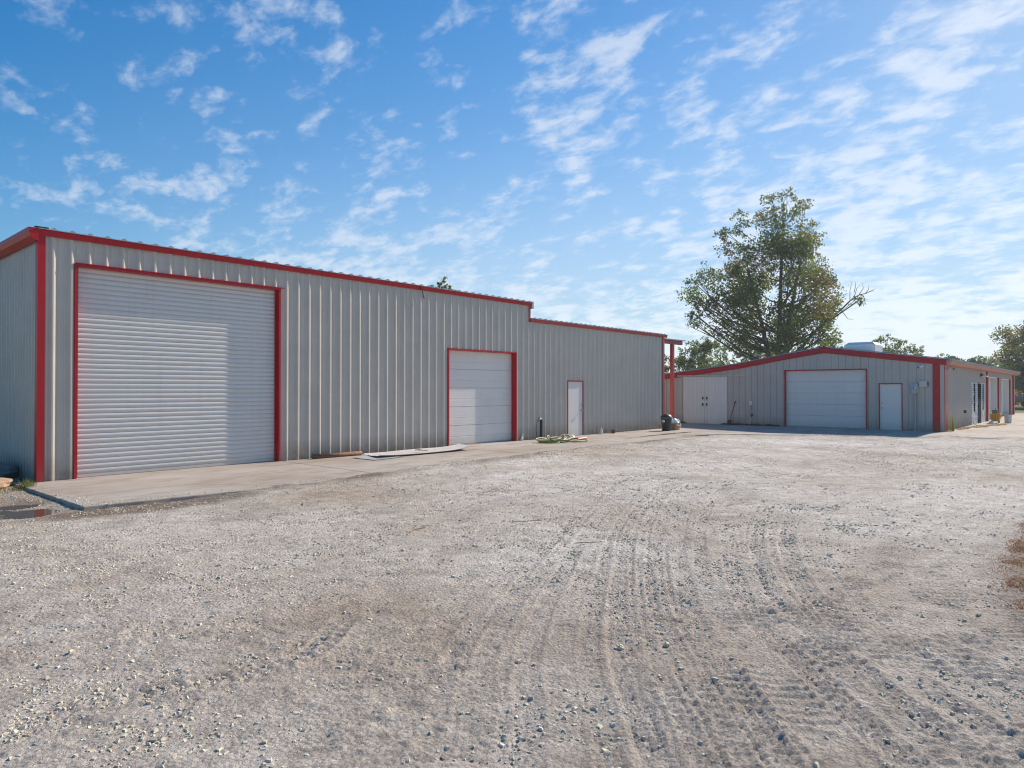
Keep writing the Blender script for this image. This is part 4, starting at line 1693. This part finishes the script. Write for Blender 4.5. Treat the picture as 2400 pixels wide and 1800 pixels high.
blades('dry_grass', [(8.6, 0.72, 0.6, 0.26), (9.5, 0.75, 0.7, 0.18), (7.7, 0.62, 0.5, 0.20), (11.0, 0.80, 0.9, 0.11), (8.3, 0.45, 1.2, 0.28), (7.0, 0.48, 0.4, 0.17), (8.9, 0.1, 1.4, 0.5)], 13000, 0.032, 0.003, DRY, 'rust-brown dry grass patch at the right edge of the yard', 'grass', 'stuff', seed=7, lean=1.6, soft=True)
blades('straw', [(38.3, 4.6, 1.3, 0.35), (36.0, 4.9, 1.5, 0.2), (40.2, 4.3, 1.0, 0.3), (41.2, 4.1, 0.9, 0.25)], 1600, 0.05, 0.012, [(0.28, 0.15, 0.07), (0.40, 0.24, 0.11)], 'brown straw strewn on the concrete by the side wall', 'straw', 'stuff', seed=8, lean=2.2, zfun=flat0)
t = thing('corner_weed', (33.45, 4.98, 0.0), 'tall yellow-green weed growing against the side wall by the red corner', 'plant')
blades('stems', [(0, 0, 0.16, 0.10)], 46, 0.95, 0.008, [(0.20, 0.22, 0.05), (0.30, 0.28, 0.10)], None, None, None, seed=9, parent=t, lean=0.15, zfun=flat0)


def twig(pts, r, name, label):
    x = np.array([q[0] for q in pts], float)
    y = np.array([q[1] for q in pts], float)
    z = ground_height(x, y)[0] + 0.012
    base = (float(x[0]), float(y[0]), float(z[0]))
    mb = MB()
    mb.tube([(float(a - x[0]), float(b - y[0]), float(c - z[0])) for a, b, c in zip(x, y, z)], r, 6)
    o = mb.build(name, M['wood'])
    o.location = base
    tag(o, label, 'twig', 'twigs scattered on the gravel')


twig([(6.36, 4.63), (6.45, 4.59), (6.50, 4.50), (6.60, 4.46), (6.64, 4.40)], 0.004, 'twig', 'brown twig lying on the gravel in the middle of the yard')
twig([(10.4, 6.51), (10.45, 6.3), (10.5, 6.2)], 0.006, 'twig', 'short brown twig farther out toward the workshop door')
twig([(5.5, 6.5), (5.62, 6.58), (5.85, 6.6)], 0.008, 'twig', 'crooked twig in front of the small garage door')
twig([(6.87, 6.02), (6.95, 5.99), (7.02, 5.90), (7.14, 5.88), (7.2, 5.80)], 0.004, 'twig', 'long thin twig on the pale dust in the middle distance')


# ------------------------------------------------------------------ trees
LAT = np.array([math.sin(YAW), -math.cos(YAW)])
DEP = np.array([math.cos(YAW), math.sin(YAW)])


def leaves(cl, per_m3, size, rng, palette):
    """cl rows: x,y,z,r,tint index -> quads"""
    V, C = [], []
    for x, y, z, r, ti in cl:
        n = max(6, int(per_m3 * r ** 2.0))
        d = rng.standard_normal((n, 3))
        d /= np.linalg.norm(d, axis=1)[:, None]
        rad = r * (0.25 + 0.95 * rng.random(n) ** 0.6)
        # leaves gather in sprays rather than filling an even ball
        ns = max(3, n // 14)
        sp = rng.standard_normal((ns, 3))
        sp /= np.linalg.norm(sp, axis=1)[:, None]
        sp *= (r * (0.45 + 0.65 * rng.random(ns)))[:, None]
        which = rng.integers(0, ns, n)
        p = sp[which] + d * rad[:, None] * 0.33
        p[:, 2] *= 0.85
        p += np.array([x, y, z])
        t = rng.standard_normal((n, 3))
        t[:, 2] -= 0.5
        t /= np.linalg.norm(t, axis=1)[:, None]
        b = np.cross(t, rng.standard_normal((n, 3)))
        b /= np.linalg.norm(b, axis=1)[:, None] + 1e-9
        s = (size * (0.6 + 0.8 * rng.random(n)))[:, None]
        q = np.stack([p - t * s * 0.5, p + b * s * 0.36, p + t * s * 0.5, p - b * s * 0.36], 1)
        V.append(q.reshape(-1, 3))
        pal = np.array(palette[int(ti)])
        c = pal[rng.integers(0, len(pal), n)] * (0.7 + 0.6 * rng.random((n, 1)))
        C.append(np.repeat(c, 4, 0))
    V, C = np.concatenate(V), np.concatenate(C)
    return V, np.arange(len(V)).reshape(-1, 4), C


PAL = [
    [(0.105, 0.155, 0.040), (0.14, 0.18, 0.048), (0.155, 0.175, 0.050), (0.08, 0.115, 0.034)],         # dark green
    [(0.15, 0.165, 0.04), (0.18, 0.175, 0.05), (0.12, 0.135, 0.035)],                                   # yellow green
    [(0.20, 0.145, 0.06), (0.18, 0.155, 0.055), (0.14, 0.125, 0.05), (0.12, 0.14, 0.045)],              # browning
    [(0.14, 0.19, 0.095), (0.17, 0.22, 0.105), (0.12, 0.17, 0.09)],                                   # mid green
    [(0.19, 0.20, 0.08), (0.23, 0.22, 0.10), (0.15, 0.17, 0.065)],                                      # pale
    [(0.28, 0.15, 0.07), (0.24, 0.14, 0.06), (0.18, 0.15, 0.06)],                                       # rusty scrub
]


def make_tree(name, base, clumps, label, cat='tree', trunk_r=0.3, per=150, size=0.2, seed=1, group=None, top=None, forks=None, bark='bark', limbs=True):
    """clumps: (lateral, depth, height, radius, tint) relative to the base"""
    rng = np.random.default_rng(seed)
    rnd = random.Random(seed)
    t = thing(name, (base[0], base[1], -0.05), label, cat, group)
    W = []
    for la, de, z, r, ti in clumps:
        xy = LAT * la + DEP * de
        W.append((xy[0], xy[1], z, r, ti))
    top = top or max(q[2] for q in W)
    mb = MB()
    stems = forks or [(0.0, 0.0, top * 0.92)]
    lines = []
    for la, de, zt in stems:
        e = LAT * la + DEP * de
        P = []
        for i in range(9):
            u = i / 8
            P.append((e[0] * u ** 1.3 + 0.10 * math.sin(4 * u + la) * u, e[1] * u ** 1.3 + 0.10 * math.cos(3 * u + de) * u, zt * u))
        rr = [trunk_r * (1.25 if i == 0 else 1) * (1 - 0.88 * i / 8) / (1 if len(stems) == 1 else 1.25) for i in range(9)]
        mb.tube(P, rr, 8)
        lines.append((P, rr))
    for x, y, z, r, ti in W:
        best = None
        for P, rr in lines:
            for i, q in enumerate(P[1:-1], 1):
                dh = math.hypot(x - q[0], y - q[1])
                want = z - 0.55 * dh
                c = abs(q[2] - want) + 0.25 * dh
                if best is None or c < best[0]:
                    best = (c, q, rr[i])
        _, q, r0 = best
        mid = ((q[0] + x) / 2 + rnd.uniform(-.2, .2), (q[1] + y) / 2 + rnd.uniform(-.2, .2), (q[2] + z) / 2 - 0.08 * math.hypot(x - q[0], y - q[1]))
        rb = min(r0 * 0.55, 0.05 + 0.022 * math.dist(q, (x, y, z)))
        mb.tube([q, mid, (x, y, z)], [rb, rb * 0.65, rb * 0.25], 6)
        if limbs:
            for k in range(4):
                d = Vector((rnd.gauss(0, 1), rnd.gauss(0, 1), rnd.gauss(0.3, 0.8))).normalized() * r
                mb.tube([((mid[0] + x) / 2, (mid[1] + y) / 2, (mid[2] + z) / 2) if k % 2 else (x, y, z), (x + d.x * 0.5, y + d.y * 0.5, z + d.z * 0.5), (x + d.x, y + d.y, z + d.z)], [rb * 0.3, rb * 0.2, 0.008], 4)
    mb.build('trunk', M[bark], t, True)
    V, F, C = leaves(W, per, size, rng, PAL)
    np_mesh('crown', V, F, M['leaf'], t, C)
    return t


MAIN = [(0.6, 16.6, 0.66), (-0.5, 16.6, 0.61), (1.2, 15.7, 0.7), (-0.5, 15.5, 0.53), (0.1, 14.5, 0.97), (-2.4, 15.2, 0.7), (-2.6, 14.4, 0.61), (-4.0, 13.8, 0.7), (-3.8, 12.8, 0.79), (-3.3, 11.9, 0.88), (2.3, 14.3, 0.88), (2.6, 13.3, 0.88), (1.7, 13.1, 1.05), (0.2, 13.1, 1.14), (-1.4, 13.1, 1.05), (3.3, 12.6, 0.44), (4.0, 11.9, 0.7), (3.4, 11.0, 0.97), (1.4, 11.7, 1.23), (-0.5, 11.7, 1.23), (-2.1, 11.5, 1.05), (-3.8, 10.8, 0.97), (-5.6, 10.8, 0.7), (-6.9, 9.8, 0.7), (-6.2, 9.3, 0.97), (-4.8, 9.7, 0.88), (-6.7, 8.6, 0.7), (-5.4, 8.2, 0.88), (-7.0, 7.3, 0.53), (-5.9, 7.2, 0.61), (-4.3, 8.6, 1.05), (-2.7, 9.7, 1.23), (-1.2, 10.2, 1.32), (0.5, 10.2, 1.32), (2.1, 10.3, 1.14), (3.0, 9.5, 1.05), (3.9, 10.2, 0.61), (-3.1, 8.0, 1.23), (-1.5, 8.3, 1.32), (0.2, 8.3, 1.32), (1.8, 8.2, 1.32), (3.2, 8.1, 0.97), (4.2, 8.1, 0.79), (4.9, 8.9, 0.61), (5.3, 8.4, 0.53), (4.7, 7.5, 0.7), (3.9, 6.8, 0.88), (-4.5, 6.6, 0.97), (-3.1, 6.4, 1.14), (-1.5, 6.4, 1.23), (0.3, 6.4, 1.23), (2.0, 6.5, 1.23), (-3.8, 5.5, 0.79), (-2.4, 5.1, 0.97), (-0.8, 4.9, 0.88), (1.0, 5.2, 1.05), (2.7, 5.6, 0.79)]
rnd = random.Random(21)
cl = []
for la, z, r in MAIN:
    reach = max(0.6, 4.2 * (1 - abs(z - 8.5) / 9.5))
    de = rnd.uniform(-reach, reach) * (0.75 if abs(la) > 4 else 1)
    ti = 0
    if la < -2.5 and z < 13:
        ti = 2 if rnd.random() < 0.35 else 0
    elif la > 1.5 and rnd.random() < 0.35:
        ti = 1
    if 1.0 < la < 3.4 and 7.8 < z < 10.6:
        ti = 2
    cl.append((la, de, z, r * 1.12, ti))
    if r > 1.0:
        cl.append((la + rnd.uniform(-0.9, 0.9), rnd.uniform(-reach, reach), z + rnd.uniform(-0.8, 0.8), r * 0.8, ti))
env_z, env_l, env_r = [5, 6, 8, 10, 12, 14, 16], [-3.2, -4.6, -5.8, -5.0, -3.2, -2.4, -0.7], [2.8, 3.8, 4.6, 3.8, 3.3, 2.3, 1.0]
for k in range(30):
    z = rnd.uniform(5.4, 15.8)
    la = rnd.uniform(float(np.interp(z, env_z, env_l)), float(np.interp(z, env_z, env_r)))
    cl.append((la, rnd.uniform(-2.5, 2.5), z, rnd.uniform(0.55, 0.95), rnd.choice((0, 0, 1, 2))))
big = make_tree('shade_tree', (53.4, 19.4), cl, 'tall broadleaf tree with browning leaves behind the workshop', trunk_r=0.36, per=430, size=0.155, seed=31, top=16.4, forks=[(0.4, 0.0, 16.3), (-2.6, 0.5, 12.5), (1.8, -0.6, 13.0)])
mb = MB()


def wl(la, de, z):
    e = LAT * la + DEP * de
    return (e[0], e[1], z)


mb.tube([wl(1.0, 0, 4.0), wl(3.2, 0.2, 6.6), wl(5.0, 0.2, 8.0), wl(5.7, 0.2, 8.7), wl(6.4, 0.2, 9.15), wl(7.0, 0.2, 9.3), wl(7.7, 0.2, 9.65)], [0.13, 0.10, 0.07, 0.055, 0.04, 0.03, 0.012], 6)
for a, b, c in (((5.7, 8.7), (5.75, 9.5), (5.9, 10.3)), ((6.0, 8.9), (6.3, 9.7), (6.6, 10.0)), ((6.4, 9.15), (6.8, 9.7), (6.7, 10.1)), ((5.9, 8.8), (6.3, 8.6), (6.7, 8.3)), ((6.9, 9.25), (7.2, 9.6), (7.2, 9.9)), ((6.6, 9.2), (6.9, 8.9), (7.1, 8.8)), ((5.0, 8.0), (5.6, 7.3), (6.0, 7.25)), ((6.05, 9.4), (6.2, 9.9), (6.15, 10.2)), ((7.2, 9.4), (7.5, 9.5), (7.65, 9.45))):
    mb.tube([wl(a[0], 0.2, a[1]), wl(b[0], 0.3, b[1]), wl(c[0], 0.25, c[1])], [0.03, 0.02, 0.008], 5)
for a, b, c in (((2.0, 4.2), (3.4, 5.2), (4.6, 6.4)), ((3.4, 5.2), (4.4, 5.4), (5.2, 5.45))):
    mb.tube([wl(a[0], 0.3, a[1]), wl(b[0], 0.3, b[1]), wl(c[0], 0.3, c[1])], [0.06, 0.04, 0.012], 5)
tag(mb.build('bare_branch', M['barkg'], big, True), 'leafless grey branch reaching right')


def round_tree(name, base, h, w, label, seed, tints=(3,), per=60, size=0.36, low=0.15, group='trees beyond the workshop', n=38):
    rnd = random.Random(seed)
    cl = []
    for k in range(n):
        u = rnd.random()
        z = h * (low + (0.93 - low) * u)
        prof = math.sin(math.pi * min(1, (0.12 + 0.80 * (1 - u) ** 0.75))) ** 0.7
        an = rnd.uniform(0, 6.28)
        rr = w * prof * math.sqrt(rnd.random()) * 1.05
        r = rnd.uniform(0.20, 0.34) * w * (0.75 if u > 0.8 else 1)
        cl.append((rr * math.cos(an), rr * math.sin(an), min(z, h - r * 0.8), r, rnd.choice(tints)))
    for q in (-0.35, 0.0, 0.3):
        cl.append((q * w, 0, h - 0.22 * w - abs(q) * 0.5 * w, 0.26 * w, tints[0]))
    return make_tree(name, base, cl, label, trunk_r=0.018 * h, per=per * 6.0, size=size * 0.62, seed=seed, group=group, bark='barkg', limbs=False)


round_tree('background_tree', (70.3, 33.6), 7.4, 3.0, 'rounded mid-green tree just right of the canopy post, beyond the workshop', 41, (3, 3, 0), 75, 0.30)
round_tree('background_tree', (76.5, 31.5), 7.1, 1.7, 'narrow pointed yellow-green tree left of the tall shade tree', 42, (4, 3, 3), 90, 0.28)
round_tree('background_tree', (80.0, 29.6), 6.0, 2.4, 'pale yellowish low tree seen under the left side of the shade tree', 43, (4, 4, 2), 70, 0.30)
round_tree('background_tree', (70.0, 38.5), 5.9, 1.9, 'green tree showing between the shed corner and the canopy post', 44, (3, 0), 80, 0.30)
round_tree('background_tree', (73.5, 35.3), 4.6, 2.6, 'dark low tree at the foot of the rounded tree behind the workshop roof', 45, (0, 3), 70, 0.30, low=0.02)
round_tree('background_tree', (90.3, 26.0), 8.5, 2.0, 'small dark tree top left of the rooftop cooler', 46, (0, 3), 70, 0.32)
round_tree('background_tree', (100.1, 22.4), 9.2, 2.9, 'open-crowned tree rising directly right of the rooftop cooler', 47, (3, 0, 2), 50, 0.34, n=22)
round_tree('background_tree', (108.0, 20.6), 8.2, 2.7, 'lower bushy tree above the right slope of the workshop roof', 48, (3, 4, 0), 55, 0.34)
round_tree('background_tree', (117.6, 17.6), 7.0, 2.4, 'small rounded tree above the workshop corner', 49, (0, 3), 55, 0.36)
round_tree('background_tree', (131.8, 16.5), 7.1, 2.0, 'tiny dark tree above the middle of the side eave', 50, (0,), 60, 0.40)
round_tree('background_tree', (160.0, 17.8), 8.4, 4.2, 'distant hazy tree left of the large tree at the right edge', 51, (3, 0), 30, 0.5)
round_tree('background_tree', (150.0, 14.0), 6.4, 3.0, 'distant low tree over the far end of the side eave', 58, (3, 0), 40, 0.45)
round_tree('edge_tree', (94.1, 4.9), 9.8, 4.7, 'large leafy tree cut by the right edge behind the trailer', 52, (0, 3, 3, 2), 60, 0.34, low=0.22, n=60, group=None)
round_tree('background_tree', (104.0, 0.5), 9.0, 5.0, 'broad tree just outside the right edge beyond the trailer', 53, (0, 3), 40, 0.4, low=0.1, n=40)
round_tree('background_tree', (120.0, 6.5), 5.0, 5.0, 'dark thicket tree behind the trunk of the large right-edge tree', 54, (0,), 40, 0.45, low=0.02, n=40)
round_tree('background_tree', (96.0, 37.0), 8.2, 3.6, 'taller hazy tree behind the rounded tree by the canopy', 64, (3, 4), 40, 0.36, low=0.1)
round_tree('background_tree', (98.0, 32.0), 7.6, 3.4, 'hazy tree farthest back on the left of the shade tree', 65, (3,), 40, 0.36, low=0.1)
round_tree('background_tree', (118.0, 26.5), 8.4, 3.2, 'hazy tree behind the rooftop cooler', 66, (3, 0), 40, 0.38, low=0.1)
round_tree('background_tree', (128.0, 20.5), 7.4, 3.4, 'hazy low tree behind the right slope of the workshop roof', 67, (3,), 40, 0.4, low=0.1)
round_tree('background_tree', (84.0, 40.5), 6.4, 3.4, 'green tree filling the gap behind the canopy posts', 61, (3, 0), 40, 0.34, low=0.02)
round_tree('background_tree', (88.0, 34.5), 6.0, 3.6, 'hazy green tree low behind the pointed yellow-green one', 62, (3, 4), 40, 0.34, low=0.02)
round_tree('background_tree', (92.0, 30.5), 6.2, 3.4, 'low green tree behind the trunk of the shade tree', 63, (3, 0), 40, 0.34, low=0.02)
cl = [(-0.2, 0, 9.0, 0.45, 0), (-0.45, 0.1, 8.6, 0.45, 0), (0.25, 0, 8.5, 0.55, 1), (0.6, 0.2, 8.3, 0.40, 1), (0.0, 0.2, 8.3, 0.6, 1), (-0.2, 0.3, 7.3, 0.9, 0), (0.6, -0.3, 6.3, 1.2, 0), (-0.8, 0.3, 6.0, 1.2, 0), (0, 0.6, 5.2, 1.5, 0), (0, -0.6, 4.6, 1.5, 3)]
make_tree('background_tree', (31.2, 33.3), cl, 'tree whose yellow-green tip pokes above the long shed roof', trunk_r=0.16, per=150, size=0.22, seed=55, group='trees beyond the workshop', top=8.6)
for k, (x, y, r, lb) in enumerate(((98.0, 8.3, 1.5, 'rust-coloured bush behind the trailer at the right edge'), (103.0, 9.8, 1.6, 'rust-brown bush farther left behind the trailer'))):
    cl = [(rnd.uniform(-r, r), rnd.uniform(-r, r), rnd.uniform(0.5, 1.5), r * 0.5, 5) for _ in range(9)]
    make_tree('bush', (x, y), cl, lb, 'bush', 0.06, 90, 0.24, 60 + k, 'rusty scrub under the trees', limbs=False)

# trailer at the far right edge
t = thing('utility_trailer', (84.0, 5.55, 0.0), 'weathered utility trailer parked on grass at the far right edge', 'trailer', rz=R(-60))
mb = MB()
mb.box(-2.4, 2.4, -0.95, 0.95, 0.55, 0.66)
mb.build('deck', M['rust'], t)
for s in (-1, 1):
    mb = MB()
    mb.box(-2.4, 2.4, s * 0.95 - 0.02, s * 0.95 + 0.02, 0.665, 1.02)
    mb.box(-2.45, 2.45, s * 0.95 - 0.035, s * 0.95 + 0.035, 1.022, 1.08)
    mb.build('side_rail', M['tarp'], t)
    for x in (-0.4, 0.4):
        mb = MB()
        mb.tube([(x, s * 1.0, 0.33), (x, s * 1.2, 0.33)], 0.33, 16)
        w = mb.build('wheel', M['dark'], t)
        mb = MB()
        mb.tube([(x, s * 1.195, 0.33), (x, s * 1.215, 0.33)], 0.17, 12)
        mb.build('rim', M['rust'], w)
mb = MB()
mb.tube([(2.4, -0.7, 0.55), (3.6, 0, 0.5)], 0.05, 6)
mb.tube([(2.4, 0.7, 0.55), (3.6, 0, 0.5)], 0.05, 6)
mb.tube([(3.5, 0, 0.5), (3.5, 0, 0.0)], 0.04, 6)
mb.build('drawbar', M['rust'], t)

# ------------------------------------------------------------------ air
m, N, L, B = new_mat('haze_air')
N.remove(B)
pv = N.new('ShaderNodeVolumePrincipled')
pv.inputs['Color'].default_value = (0.86, 0.92, 1.0, 1)
pv.inputs['Density'].default_value = 0.0006
pv.inputs['Anisotropy'].default_value = 0.3
L.new(pv.outputs[0], N['Material Output'].inputs['Volume'])
mb = MB()
mb.box(-60, 230, -120, 110, -1.6, 19.5)
mb.f = [tuple(reversed(q)) for q in mb.f]          # normals outward
tag(mb.build('haze', m), 'thin haze in the air over the yard', None, kind='stuff')
